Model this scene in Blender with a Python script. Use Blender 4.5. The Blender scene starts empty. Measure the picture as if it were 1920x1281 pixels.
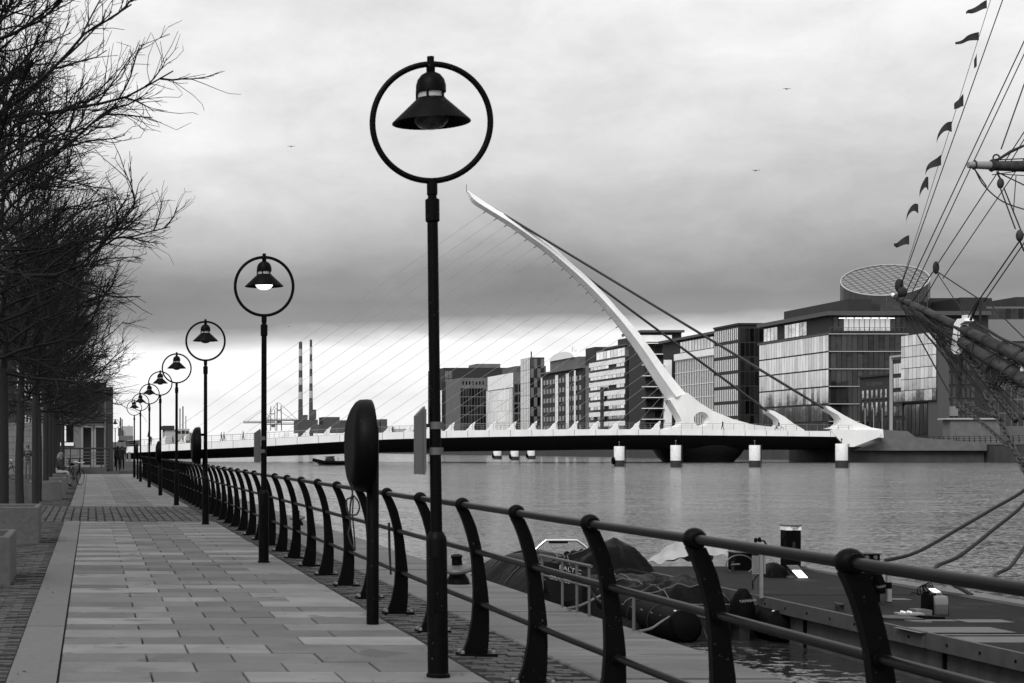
import bpy, bmesh, math, random
from math import sin, cos, pi, radians, sqrt, atan2
from mathutils import Vector, Matrix
random.seed(7)
scene = bpy.context.scene
COL = scene.collection

# ------------------------------------------------------------------ camera
EYE = 1.55                      # eye height above the quay paving (m)
FPX = 3200.0                    # focal length in 1920-px units (60 mm on 36 mm)
VPX, VPY = 170.0, 842.0         # where the quay direction meets the horizon
cam_data = bpy.data.cameras.new('camera')
cam = bpy.data.objects.new('camera', cam_data); COL.objects.link(cam)
cam_data.sensor_width = 36.0
cam_data.lens = FPX/1920*36
cam_data.shift_x = (960-VPX)/1920
cam_data.shift_y = (VPY-640.5)/1920
cam_data.clip_start = 0.1; cam_data.clip_end = 20000
cam_data.dof.use_dof = True
cam_data.dof.focus_distance = 120
cam_data.dof.aperture_fstop = 11.0
cam.location = (0, 0, EYE)
cam.rotation_euler = (radians(90), 0, 0)
scene.camera = cam

# ------------------------------------------------------------------ world
SUN_EL, SUN_AZ = radians(45), radians(-145)      # from the left, slightly behind the camera
world = bpy.data.worlds.new('World'); scene.world = world
world.use_nodes = True
nt = world.node_tree; nt.nodes.clear()
def wn(t, **kw):
    n = nt.nodes.new(t)
    for k, v in kw.items(): setattr(n, k, v)
    return n
def wmath(op, a, b=None, c=None):
    n = wn('ShaderNodeMath', operation=op)
    for i, v in enumerate((a, b, c)):
        if v is None: continue
        if isinstance(v, (int, float)): n.inputs[i].default_value = v
        else: nt.links.new(v, n.inputs[i])
    return n.outputs[0]
tc = wn('ShaderNodeTexCoord')
sep = wn('ShaderNodeSeparateXYZ'); nt.links.new(tc.outputs['Generated'], sep.inputs[0])
def wnoise(scale_xyz, detail, rough, scale=1.0, dist=0.0):
    mp = wn('ShaderNodeMapping'); mp.inputs['Scale'].default_value = scale_xyz
    nt.links.new(tc.outputs['Generated'], mp.inputs[0])
    n = wn('ShaderNodeTexNoise'); n.inputs['Scale'].default_value = scale
    n.inputs['Detail'].default_value = detail; n.inputs['Roughness'].default_value = rough
    n.inputs['Distortion'].default_value = dist
    nt.links.new(mp.outputs[0], n.inputs['Vector'])
    return n.outputs['Fac']
n1 = wnoise((5, 5, 15), 5, 0.55, 1.0, 0.4)
n2 = wnoise((14, 14, 30), 6, 0.6, 1.0, 0.3)
n3 = wnoise((3.0, 3.0, 9.0), 3, 0.5, 1.0, 0.0)
e = sep.outputs['Z']
e1 = wmath('ADD', e, wmath('MULTIPLY', wmath('SUBTRACT', n1, 0.5), 0.030))
e1 = wmath('ADD', e1, wmath('MULTIPLY', wmath('SUBTRACT', n2, 0.5), 0.012))
mr = wn('ShaderNodeMapRange'); mr.inputs['From Min'].default_value = 0; mr.inputs['From Max'].default_value = 0.32
nt.links.new(e1, mr.inputs['Value'])
ramp = wn('ShaderNodeValToRGB'); cr = ramp.color_ramp
stops = [(0.0, .95), (0.030, 0.92), (0.050, 1.10), (0.0605, 1.05), (0.067, .58), (0.075, .275), (0.085, .235), (0.096, .275),
         (0.115, .42), (0.14, .60), (0.175, .79), (0.215, .89), (0.262, .96), (0.31, .97)]
cr.elements[0].position = 0; cr.elements[0].color = (stops[0][1],)*3+(1,)
cr.elements[1].position = stops[-1][0]/0.32; cr.elements[1].color = (stops[-1][1],)*3+(1,)
for p, v in stops[1:-1]:
    el = cr.elements.new(p/0.32); el.color = (v, v, v, 1)
nt.links.new(mr.outputs[0], ramp.inputs[0])
# soft mottling of the cloud deck
n4 = wnoise((38, 38, 60), 6, 0.65, 1.0, 0.2)
mot = wmath('ADD', wmath('ADD', wmath('MULTIPLY', n2, 0.45), wmath('MULTIPLY', n4, 0.16)), wmath('ADD', wmath('MULTIPLY', n3, 0.75), 0.36))
cloud = wmath('MULTIPLY', ramp.outputs[0], mot)
sky = wn('ShaderNodeTexSky', sky_type='NISHITA'); sky.sun_disc = False
sky.sun_elevation = SUN_EL; sky.sun_rotation = SUN_AZ
bw = wn('ShaderNodeRGBToBW'); nt.links.new(sky.outputs[0], bw.inputs[0])
skyv = wmath('MULTIPLY', bw.outputs[0], 0.10)
skyc = wmath('MINIMUM', skyv, 1.2)
tot = wmath('ADD', wmath('MULTIPLY', cloud, 0.92), wmath('MULTIPLY', skyc, 0.08))
comb = wn('ShaderNodeCombineColor')
for i in range(3): nt.links.new(tot, comb.inputs[i])
bg = wn('ShaderNodeBackground'); bg.inputs['Strength'].default_value = 0.5
nt.links.new(comb.outputs[0], bg.inputs[0])
wo = wn('ShaderNodeOutputWorld'); nt.links.new(bg.outputs[0], wo.inputs[0])

# ------------------------------------------------------------------ sun
sd = bpy.data.lights.new('sun', 'SUN'); sd.energy = 1.5; sd.angle = radians(28); sd.color = (1, .995, .985)
sun = bpy.data.objects.new('sun', sd); COL.objects.link(sun)
sdir = Vector((sin(SUN_AZ)*cos(SUN_EL), cos(SUN_AZ)*cos(SUN_EL), sin(SUN_EL)))   # towards the sun
sun.rotation_euler = sdir.to_track_quat('Z', 'Y').to_euler()
sun.location = (-30, -20, 60)

vs = scene.view_settings
scene.display_settings.display_device = 'sRGB'
vs.view_transform = 'Standard'; vs.look = 'None'; vs.exposure = 1.0; vs.gamma = 1; vs.use_curve_mapping = False
scene.cycles.max_bounces = 6

# ------------------------------------------------------------------ helpers
def PX(px, Y): return (px-VPX)*Y/FPX
def PZ(py, Y): return EYE+(VPY-py)*Y/FPX
def P(px, py, Y): return (PX(px, Y), Y, PZ(py, Y))

class MB:
    def __init__(s): s.v = []; s.f = []
    def box(s, x0, x1, y0, y1, z0, z1, bottom=True):
        b = len(s.v)
        s.v += [(x0,y0,z0),(x1,y0,z0),(x1,y1,z0),(x0,y1,z0),(x0,y0,z1),(x1,y0,z1),(x1,y1,z1),(x0,y1,z1)]
        s.f += [(b+4,b+5,b+6,b+7),(b,b+1,b+5,b+4),(b+1,b+2,b+6,b+5),(b+2,b+3,b+7,b+6),(b+3,b,b+4,b+7)]
        if bottom: s.f.append((b+3,b+2,b+1,b))
        return s
    def tube(s, pts, r, n=8, cap=True):
        pts = [Vector(p) for p in pts]; N = len(pts)
        rr = r if isinstance(r, (list, tuple)) else [r]*N
        b = len(s.v); prev = None
        for i, p in enumerate(pts):
            t = (pts[min(i+1, N-1)]-pts[max(i-1, 0)])
            t = t.normalized() if t.length > 1e-9 else Vector((0,0,1))
            if prev is None:
                a = Vector((0,0,1)) if abs(t.z) < .9 else Vector((1,0,0))
                u = t.cross(a).normalized()
            else:
                u = (prev-t*prev.dot(t))
                u = u.normalized() if u.length > 1e-6 else t.orthogonal().normalized()
            prev = u; w = t.cross(u)
            for k in range(n):
                an = 2*pi*k/n
                s.v.append(tuple(p+(u*cos(an)+w*sin(an))*rr[i]))
        for i in range(N-1):
            for k in range(n):
                k2 = (k+1) % n
                s.f.append((b+i*n+k, b+i*n+k2, b+(i+1)*n+k2, b+(i+1)*n+k))
        if cap:
            s.f.append(tuple(b+k for k in range(n))[::-1]); s.f.append(tuple(b+(N-1)*n+k for k in range(n)))
        return s
    def lathe(s, prof, n=24, c=(0,0,0), cap=True):
        b = len(s.v)
        for r, z in prof:
            for k in range(n):
                a = 2*pi*k/n; s.v.append((c[0]+r*cos(a), c[1]+r*sin(a), c[2]+z))
        for i in range(len(prof)-1):
            for k in range(n):
                k2 = (k+1) % n
                s.f.append((b+i*n+k, b+i*n+k2, b+(i+1)*n+k2, b+(i+1)*n+k))
        if cap:
            s.f.append(tuple(b+k for k in range(n))[::-1]); s.f.append(tuple(b+(len(prof)-1)*n+k for k in range(n)))
        return s
    def prism(s, poly, axis, a0, a1):
        n = len(poly); b = len(s.v)
        for a in (a0, a1):
            for p, q in poly:
                s.v.append({'y': (p, a, q), 'x': (a, p, q), 'z': (p, q, a)}[axis])
        s.f.append(tuple(range(b, b+n))); s.f.append(tuple(range(b+2*n-1, b+n-1, -1)))
        for k in range(n):
            k2 = (k+1) % n
            s.f.append((b+k2, b+k, b+n+k, b+n+k2))
        return s
    def ell(s, c, rx, ry, rz, nu=12, nv=8):
        b = len(s.v)
        for j in range(nv+1):
            th = -pi/2+pi*j/nv
            for k in range(nu):
                a = 2*pi*k/nu
                s.v.append((c[0]+rx*cos(th)*cos(a), c[1]+ry*cos(th)*sin(a), c[2]+rz*sin(th)))
        for j in range(nv):
            for k in range(nu):
                k2 = (k+1) % nu
                s.f.append((b+j*nu+k, b+j*nu+k2, b+(j+1)*nu+k2, b+(j+1)*nu+k))
        return s
    def torus(s, c, R, r, plane='xz', n=48, m=8):
        pts = []
        b = len(s.v)
        for i in range(n):
            a = 2*pi*i/n
            for k in range(m):
                q = 2*pi*k/m; d = R+r*cos(q); h = r*sin(q)
                l = {'xz': (d*cos(a), h, d*sin(a)), 'yz': (h, d*cos(a), d*sin(a)), 'xy': (d*cos(a), d*sin(a), h)}[plane]
                s.v.append((c[0]+l[0], c[1]+l[1], c[2]+l[2]))
        for i in range(n):
            i2 = (i+1) % n
            for k in range(m):
                k2 = (k+1) % m
                s.f.append((b+i*m+k, b+i*m+k2, b+i2*m+k2, b+i2*m+k))
        return s
    def grid(s, nu, nv, fn):
        b = len(s.v)
        for j in range(nv+1):
            for i in range(nu+1): s.v.append(tuple(fn(i/nu, j/nv)))
        for j in range(nv):
            for i in range(nu):
                a = b+j*(nu+1)+i
                s.f.append((a, a+1, a+nu+2, a+nu+1))
        return s
    def face(s, pts):
        b = len(s.v); s.v += [tuple(p) for p in pts]; s.f.append(tuple(range(b, b+len(pts)))); return s
    def mesh(s, name, mat, off=(0,0,0), smooth=False, fix=True):
        me = bpy.data.meshes.new(name)
        if any(off): vv = [(x-off[0], y-off[1], z-off[2]) for x, y, z in s.v]
        else: vv = s.v
        me.from_pydata(vv, [], s.f); me.update()
        if fix:
            bm = bmesh.new(); bm.from_mesh(me)
            bmesh.ops.recalc_face_normals(bm, faces=bm.faces); bm.to_mesh(me); bm.free()
        if mat: me.materials.append(mat)
        if smooth:
            me.polygons.foreach_set('use_smooth', [True]*len(me.polygons))
            if smooth != 'all':
                try: me.set_sharp_from_angle(angle=radians(40))
                except Exception: pass
        return me
    def build(s, name, mat, parent=None, smooth=False, fix=True):
        off = Vector((0,0,0)); p = parent
        while p is not None: off += Vector(p.location); p = p.parent
        o = bpy.data.objects.new(name, s.mesh(name, mat, off, smooth, fix)); COL.objects.link(o)
        o.parent = parent
        return o

def tag(o, label=None, cat=None, group=None, kind=None):
    if label: o['label'] = label
    if cat: o['category'] = cat
    if group: o['group'] = group
    if kind: o['kind'] = kind
    return o
def thing(name, label, cat, loc=(0,0,0), group=None):
    o = bpy.data.objects.new(name, None); COL.objects.link(o); o.location = loc
    o.empty_display_size = .2
    return tag(o, label, cat, group)
def struct(name, mb, mat, **k): return tag(mb.build(name, mat, **k), kind='structure')
KIDS = {}
def children(o): return [c for c in bpy.data.objects if c.parent == o]
def copy_tree(o, parent=None):
    c = o.copy(); COL.objects.link(c); c.parent = parent
    for ch in children(o): copy_tree(ch, c)
    return c
def inst(me, name, parent, loc):
    o = bpy.data.objects.new(name, me); COL.objects.link(o); o.parent = parent
    off = Vector((0,0,0)); p = parent
    while p is not None: off += Vector(p.location); p = p.parent
    o.location = Vector(loc)-off
    return o

def mat(name, v, rough=.6, metal=0.0, var=.15, scale=4.0, bump=0.0, bscale=20.0, rnd=0.0, world_co=False, stretch=(1,1,1), spec=.5, rough_var=0.0, detail=5, chips=None):
    m = bpy.data.materials.new(name); m.use_nodes = True
    t = m.node_tree; b = t.nodes['Principled BSDF']
    b.inputs['Roughness'].default_value = rough; b.inputs['Metallic'].default_value = metal
    b.inputs['Specular IOR Level'].default_value = spec
    b.inputs['Base Color'].default_value = (v, v, v, 1)
    if world_co: co = t.nodes.new('ShaderNodeNewGeometry').outputs['Position']
    else: co = t.nodes.new('ShaderNodeTexCoord').outputs['Object']
    mp = t.nodes.new('ShaderNodeMapping'); mp.inputs['Scale'].default_value = stretch
    t.links.new(co, mp.inputs[0]); co = mp.outputs[0]
    if var or rnd:
        n = t.nodes.new('ShaderNodeTexNoise'); n.inputs['Scale'].default_value = scale; n.inputs['Detail'].default_value = detail
        n.inputs['Roughness'].default_value = .6
        t.links.new(co, n.inputs['Vector'])
        mr = t.nodes.new('ShaderNodeMapRange'); mr.inputs['From Min'].default_value = .28; mr.inputs['From Max'].default_value = .72
        mr.inputs['To Min'].default_value = v*(1-var); mr.inputs['To Max'].default_value = v*(1+var)
        t.links.new(n.outputs['Fac'], mr.inputs['Value']); val = mr.outputs[0]
        if rnd:
            oi = t.nodes.new('ShaderNodeObjectInfo')
            m2 = t.nodes.new('ShaderNodeMapRange'); m2.inputs['To Min'].default_value = 1-rnd; m2.inputs['To Max'].default_value = 1+rnd
            t.links.new(oi.outputs['Random'], m2.inputs['Value'])
            mu = t.nodes.new('ShaderNodeMath'); mu.operation = 'MULTIPLY'
            t.links.new(val, mu.inputs[0]); t.links.new(m2.outputs[0], mu.inputs[1]); val = mu.outputs[0]
        for (cs, th, cv) in (chips or []):          # flakes, stains and spots with a shape of their own
            cn = t.nodes.new('ShaderNodeTexNoise'); cn.inputs['Scale'].default_value = cs; cn.inputs['Detail'].default_value = 3
            t.links.new(co, cn.inputs['Vector'])
            cm = t.nodes.new('ShaderNodeMapRange'); cm.inputs['From Min'].default_value = th; cm.inputs['From Max'].default_value = th+.03
            t.links.new(cn.outputs['Fac'], cm.inputs['Value'])
            mx = t.nodes.new('ShaderNodeMix'); mx.data_type = 'FLOAT'
            t.links.new(cm.outputs[0], mx.inputs[0]); t.links.new(val, mx.inputs[2]); mx.inputs[3].default_value = cv
            val = mx.outputs[0]
        cc = t.nodes.new('ShaderNodeCombineColor')
        for i in range(3): t.links.new(val, cc.inputs[i])
        t.links.new(cc.outputs[0], b.inputs['Base Color'])
        if rough_var:
            m3 = t.nodes.new('ShaderNodeMapRange'); m3.inputs['From Min'].default_value = .3; m3.inputs['From Max'].default_value = .7
            m3.inputs['To Min'].default_value = max(0, rough-rough_var); m3.inputs['To Max'].default_value = min(1, rough+rough_var)
            t.links.new(n.outputs['Fac'], m3.inputs['Value']); t.links.new(m3.outputs[0], b.inputs['Roughness'])
    if bump:
        n = t.nodes.new('ShaderNodeTexNoise'); n.inputs['Scale'].default_value = bscale; n.inputs['Detail'].default_value = 4
        t.links.new(co, n.inputs['Vector'])
        bp = t.nodes.new('ShaderNodeBump'); bp.inputs['Strength'].default_value = bump; bp.inputs['Distance'].default_value = .02
        t.links.new(n.outputs['Fac'], bp.inputs['Height']); t.links.new(bp.outputs[0], b.inputs['Normal'])
    return m
def emit(name, v, s):
    m = bpy.data.materials.new(name); m.use_nodes = True; b = m.node_tree.nodes['Principled BSDF']
    b.inputs['Base Color'].default_value = (v, v, v, 1); b.inputs['Emission Color'].default_value = (1, 1, 1, 1); b.inputs['Emission Strength'].default_value = s
    return m

M = dict(
 black=mat('black_paint', .0016, .5, var=.3, scale=9, bump=.05, bscale=60, spec=.06, world_co=True, chips=[(34, .70, .035), (90, .72, .05)]),
 rail=mat('rail_paint', .004, .36, var=.6, scale=14, stretch=(1,.3,1), spec=.09),
 darkmetal=mat('dark_metal', .014, .5, var=.3, scale=8, spec=.25),
 steel=mat('galvanised_steel', .22, .4, .5, var=.2, scale=12),
 chrome=mat('polished_tube', .75, .22, .8, var=.08),
 signgrey=mat('sign_back_grey', .06, .5, var=.15),
 paver=mat('paver_stone', .070, .72, var=.30, scale=1.6, bump=.25, bscale=60, rnd=.24, world_co=True, detail=9, chips=[(1.1, .63, .048), (3.2, .68, .05), (22, .73, .03), (60, .74, .17)]),
 paver_light=mat('paver_stone_light', .126, .76, var=.26, scale=1.6, bump=.25, bscale=60, rnd=.2, world_co=True, detail=9, chips=[(1.3, .63, .080), (3.6, .68, .08), (22, .73, .05)]),
 kerb=mat('granite_kerb', .082, .8, chips=[(40, .72, .035), (2.2, .68, .06)], var=.2, scale=14, bump=.2, bscale=150, rnd=.05),
 sett=mat('basalt_sett', .028, .72, var=.4, scale=6, bump=.5, bscale=40, rnd=.3, world_co=True),
 band=mat('crossing_sett', .050, .75, var=.3, scale=7, bump=.4, bscale=40, rnd=.2, world_co=True),
 joint=mat('joint_earth', .010, .95, var=.3, scale=5, world_co=True),
 coping=mat('coping_granite', .072, .72, var=.65, scale=2.4, bump=.6, bscale=14, rnd=.2, world_co=True, stretch=(.35,2.6,1), rough_var=.12, detail=9, chips=[(1.5, .60, .045), (5, .66, .04), (9, .70, .15)]),
 quaywall=mat('quay_wall_stone', .04, .85, var=.4, scale=2, bump=.6, bscale=8, world_co=True),
 planter=mat('planter_granite', .062, .8, chips=[(2.5, .62, .042), (30, .72, .03)], var=.22, scale=14, bump=.2, bscale=90, rnd=.06),
 soil=mat('planter_soil', .012, .95, var=.4, scale=20),
 bark=mat('bark', .0042, .9, var=.4, scale=10, bump=.8, bscale=25, stretch=(1,1,.35)),
 twig=mat('twig_bark', .006, .85, var=.25, scale=5, spec=.2),
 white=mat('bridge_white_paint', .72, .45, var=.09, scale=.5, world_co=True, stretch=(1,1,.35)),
 soffit=mat('bridge_soffit_shade', .018, .6, var=.25, scale=.8, world_co=True),  # white deck's underside coloured dark: the shade below the deck is in this tone
 deck=mat('bridge_deck', .06, .8, var=.2, scale=1, world_co=True),
 cable=mat('stay_cable', .20, .5, var=.0),
 backstay=mat('backstay_cable', .035, .5, var=.1),
 caisson=mat('caisson_dark', .014, .55, var=.4, scale=1, world_co=True),
 pile=mat('pile_white', .62, .55, var=.14, scale=2.2),
 algae=mat('pile_algae', .018, .8, var=.4, scale=3),
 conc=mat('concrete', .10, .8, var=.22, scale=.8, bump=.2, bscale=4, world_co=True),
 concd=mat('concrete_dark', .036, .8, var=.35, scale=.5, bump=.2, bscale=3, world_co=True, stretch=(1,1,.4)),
 stone=mat('pale_stone', .11, .8, var=.12, scale=2, bump=.2, bscale=30, rnd=.05),
 clad=mat('dark_cladding', .011, .6, var=.25, scale=1.5, stretch=(4,1,.5)),
 frame=mat('window_frame_light', .17, .5, var=.08),
 glassd=mat('dark_glass', .004, .08, var=.1, spec=.3),
 whitewall=mat('white_render', .78, .7, var=.1, scale=.4, world_co=True),
 greywall=mat('grey_render', .10, .75, var=.18, scale=.3, world_co=True),
 darkwall=mat('dark_wall', .011, .7, var=.25, scale=.4, world_co=True),
 brick=mat('brick_dark', .017, .85, var=.25, scale=.8, world_co=True),
 fin=mat('white_fin', .72, .45, var=.08),
 slab=mat('facade_slab', .055, .6, var=.1),
 far=mat('far_structure', .045, .8, var=.2, scale=.05, world_co=True),
 farl=mat('far_structure_light', .33, .8, var=.15, scale=.05, world_co=True),
 land=mat('far_land', .035, .9, var=.3, scale=.02, world_co=True),
 asphalt=mat('asphalt', .03, .85, var=.3, scale=3, world_co=True),
 timber=mat('spar_timber', .027, .75, var=.75, scale=7, stretch=(1,.22,1), bump=.4, bscale=30, spec=.3),
 rope=mat('tarred_rope', .006, .85, var=.2, scale=30),
 ropel=mat('mooring_rope', .007, .9, var=.3, scale=40),
 chain=mat('chain_iron', .025, .6, var=.3, scale=20),
 flag=mat('flag_cloth', .012, .8, var=.4, scale=3),
 hull=mat('ship_hull', .004, .45, var=.25, scale=1),
 tarp=mat('tarpaulin', .0012, .50, var=.35, scale=4, bump=.6, bscale=9, spec=.05),
 rubber=mat('black_rubber', .0014, .7, var=.25, scale=8, spec=.05),
 tarpw=mat('white_tarp', .26, .6, var=.22, scale=4, bump=.8, bscale=9),
 pdeck=mat('pontoon_deck', .011, .85, spec=.10, var=.7, scale=2.0, bump=.3, bscale=60, world_co=True, rough_var=.1, chips=[(2.0, .64, .022), (7, .70, .03)]),
 pside=mat('pontoon_side', .036, .75, var=.5, scale=2.5, world_co=True, stretch=(1,2.2,.6)),
 pfend=mat('pontoon_rubbing_strip', .034, .65, var=.35, scale=5, world_co=True),
 ppaint=mat('deck_patch', .07, .7, var=.2, scale=4, world_co=True),
 plas=mat('jerrycan_plastic', .13, .4, var=.1),
 plasd=mat('jerrycan_fuel', .075, .4, var=.1),
 skin=mat('skin', .16, .6, var=.05),
 cl_dark=mat('cloth_dark', .010, .85, var=.2, scale=9),
 cl_mid=mat('cloth_mid', .055, .85, var=.2, scale=9),
 cl_light=mat('cloth_light', .22, .85, var=.1, scale=9),
 hairg=mat('hair_grey', .08, .7, var=.3, scale=30),
 haird=mat('hair_dark', .008, .6, var=.3, scale=30),
 lampglass=mat('lamp_glass', .30, .3, var=.05),
 lampdull=mat('lamp_bowl', .03, .25, var=.1),
 text_white=mat('lettering_white', .20, .6, var=.05),
 text_black=mat('lettering_black', .015, .6, var=.05),
 lampon=emit('lit_lamp_bowl', .8, 1.5),
 flood=emit('lit_floodlight', .8, 2.5),
 officelight=emit('office_light', .8, 1.2), officeglow=emit('lit_office_room', .3, .16),
)
def reflect_glass(name, v, rough, metal, wob=.02, bs=.25, rnd=.1):
    m = mat(name, v, rough, metal, var=.10, scale=.5, world_co=True, rnd=rnd)
    t = m.node_tree; b = t.nodes['Principled BSDF']
    g = t.nodes.new('ShaderNodeNewGeometry')
    n = t.nodes.new('ShaderNodeTexNoise'); n.inputs['Scale'].default_value = bs; n.inputs['Detail'].default_value = 2
    t.links.new(g.outputs['Position'], n.inputs['Vector'])
    bp = t.nodes.new('ShaderNodeBump'); bp.inputs['Strength'].default_value = wob; bp.inputs['Distance'].default_value = 1.0
    t.links.new(n.outputs['Fac'], bp.inputs['Height']); t.links.new(bp.outputs[0], b.inputs['Normal'])
    return m
M['glassm'] = reflect_glass('mirror_glass', .46, .10, 1.0, .02, .30, .22)
M['glassr'] = reflect_glass('office_glass', .016, .10, 0.0, .03, .35, .9)
M['glassb'] = reflect_glass('bright_glass', .60, .12, 1.0, .03, .4, .35)
M['drumglass'] = reflect_glass('drum_glass', .30, .2, 1.0, .02, .3, 0)
# Water is dark and glossy; ripples only as relief
WAVE = 2.1
def water_mat():
    m = bpy.data.materials.new('river_water'); m.use_nodes = True; t = m.node_tree; b = t.nodes['Principled BSDF']
    b.inputs['Base Color'].default_value = (.022, .022, .022, 1); b.inputs['Roughness'].default_value = .12
    b.inputs['IOR'].default_value = 1.33
    g = t.nodes.new('ShaderNodeNewGeometry')
    def ns(sc, st, d):
        mp = t.nodes.new('ShaderNodeMapping'); mp.inputs['Scale'].default_value = st
        t.links.new(g.outputs['Position'], mp.inputs[0])
        n = t.nodes.new('ShaderNodeTexNoise'); n.inputs['Scale'].default_value = sc; n.inputs['Detail'].default_value = d
        n.inputs['Roughness'].default_value = .55
        t.links.new(mp.outputs[0], n.inputs['Vector']); return n.outputs['Fac']
    # facet slopes taken straight from noise, so the ripple pattern holds at every distance
    def nc(sc, st, d):
        mp = t.nodes.new('ShaderNodeMapping'); mp.inputs['Scale'].default_value = st
        t.links.new(g.outputs['Position'], mp.inputs[0])
        n = t.nodes.new('ShaderNodeTexNoise'); n.inputs['Scale'].default_value = sc; n.inputs['Detail'].default_value = d
        n.inputs['Roughness'].default_value = .6
        t.links.new(mp.outputs[0], n.inputs['Vector']); return n.outputs['Color']
    def vm(op, a, b):
        n = t.nodes.new('ShaderNodeVectorMath'); n.operation = op
        for i, v in enumerate((a, b)):
            if isinstance(v, tuple): n.inputs[i].default_value = v
            else: t.links.new(v, n.inputs[i])
        return n.outputs[0]
    c1 = vm('MULTIPLY', vm('SUBTRACT', nc(6.5, (.8, 1.0, 1), 4), (.5, .5, .5)), (WAVE, WAVE*1.25, 0))
    c2 = vm('MULTIPLY', vm('SUBTRACT', nc(.45, (.6, 1.2, 1), 3), (.5, .5, .5)), (WAVE*.28, WAVE*.40, 0))
    gust = t.nodes.new('ShaderNodeMapRange'); gust.inputs['From Min'].default_value = .36; gust.inputs['From Max'].default_value = .64
    gust.inputs['To Min'].default_value = .55; gust.inputs['To Max'].default_value = 1.25
    t.links.new(ns(.05, (.35, 1.0, 1), 3), gust.inputs['Value'])
    sc_ = t.nodes.new('ShaderNodeVectorMath'); sc_.operation = 'SCALE'
    t.links.new(vm('ADD', c1, c2), sc_.inputs[0]); t.links.new(gust.outputs[0], sc_.inputs['Scale'])
    nrm = vm('NORMALIZE', vm('ADD', sc_.outputs[0], (0, 0, 1)), (0, 0, 0))
    t.links.new(nrm, b.inputs['Normal'])
    return m
M['water'] = water_mat()
ORD = ['first', 'second', 'third', 'fourth', 'fifth', 'sixth', 'seventh', 'eighth', 'ninth', 'tenth', 'eleventh', 'twelfth', 'thirteenth',
       'fourteenth', 'fifteenth', 'sixteenth', 'seventeenth', 'eighteenth', 'nineteenth', 'twentieth']
def text_mesh(txt, size, mt, align='CENTER', extrude=.002):
    cu = bpy.data.curves.new('lettering', 'FONT'); cu.body = txt; cu.size = size; cu.align_x = align; cu.align_y = 'CENTER'; cu.extrude = extrude
    cu.resolution_u = 3
    ob = bpy.data.objects.new('lettering_tmp', cu); COL.objects.link(ob)
    dg = bpy.context.evaluated_depsgraph_get(); dg.update()
    me = bpy.data.meshes.new_from_object(ob.evaluated_get(dg)); me.materials.clear(); me.materials.append(mt)
    bpy.data.objects.remove(ob); bpy.data.curves.remove(cu)
    return me
def lettering(txt, size, mt, parent, loc, rot=(radians(90), 0, 0)):
    me = text_mesh(txt, size, mt); o = inst(me, 'lettering', parent, loc); o.rotation_euler = rot
    return o
# ================================================================== ground, quay and water
WZ = -0.80
water = struct('river_water', MB().face([(-400,-30,WZ),(900,-30,WZ),(900,6000,WZ),(-400,6000,WZ)]), M['water'])
# left bank: earth under the paving; 4.68 is the quay face
lb = MB().box(-300, 4.66, -30, 1500, -6, -.045)
struct('quay_ground', lb, M['joint'])
struct('far_left_bank', MB().box(-900, 4.0, 1500, 5000, -6, .6), M['land'])
struct('far_shore', MB().box(4.2, 1500, 1900, 5200, -6, .8), M['land'])
struct('right_bank', MB().box(160, 900, 120, 1899, -6, 2.40), M['asphalt'])
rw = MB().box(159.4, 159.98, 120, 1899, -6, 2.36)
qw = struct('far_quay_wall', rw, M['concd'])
cpm = MB().box(-.45, .45, -2.9, 2.9, -.2, .2).mesh('coping_stone', M['conc'])
for k in range(24): inst(cpm, 'coping_stone', qw, (159.75, 230+6*k, 2.50))
# road to the left of the trees
struct('side_road', MB().box(-60, -5.2, -20, 300, -.04, -.012), M['asphalt'])

# quay wall below the coping, built of stone courses
wall = struct('quay_wall', MB().box(4.60, 4.64, -20, 108, -4, -.30), M['quaywall'])
bm_ = MB().box(-.05, .05, -.59, .59, -.17, .17).mesh('wall_block', M['quaywall'])
for c in range(3):
    for k in range(20):
        inst(bm_, 'wall_block', wall, (4.645, 5.0+1.2*k+.6*(c % 2), -.48-.36*c))
# coping: big weathered granite slabs
cop = struct('quay_coping', MB().box(3.42, 4.66, -20, 150, -.30, -.05), M['joint'])
Y = 5.0; k = 0
while Y < 108:
    L = random.choice([1.1, 1.3, 1.5, 1.7]); dz = random.uniform(-.006, .006); w = random.uniform(-.015, .015)
    m = MB()
    x0, x1 = 3.43, 4.70+w
    m.prism([(x0, -.28), (x1, -.28), (x1, -.035+dz), (x1-.035, dz), (x0+.012, dz), (x0, -.012+dz)], 'y', Y+.006, Y+L-.006)
    m.build('coping_slab', M['coping'], cop); Y += L

# granite kerb strip
ks = struct('kerb_strip', MB().box(-.57, -.23, -10, 107, -.05, -.043), M['joint'])
for Y0, Y1 in ((5.0, 36.4), (46.1, 106)):
    n = int((Y1-Y0)/1.9); st = (Y1-Y0)/n
    me = MB().box(-.165, .165, -st/2+.005, st/2-.005, -.05, 0, False).mesh('kerb_stone', M['kerb'])
    for i in range(n): inst(me, 'kerb_stone', ks, (-.393, Y0+st*(i+.5), .012+random.uniform(-.002, .002)))

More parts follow.
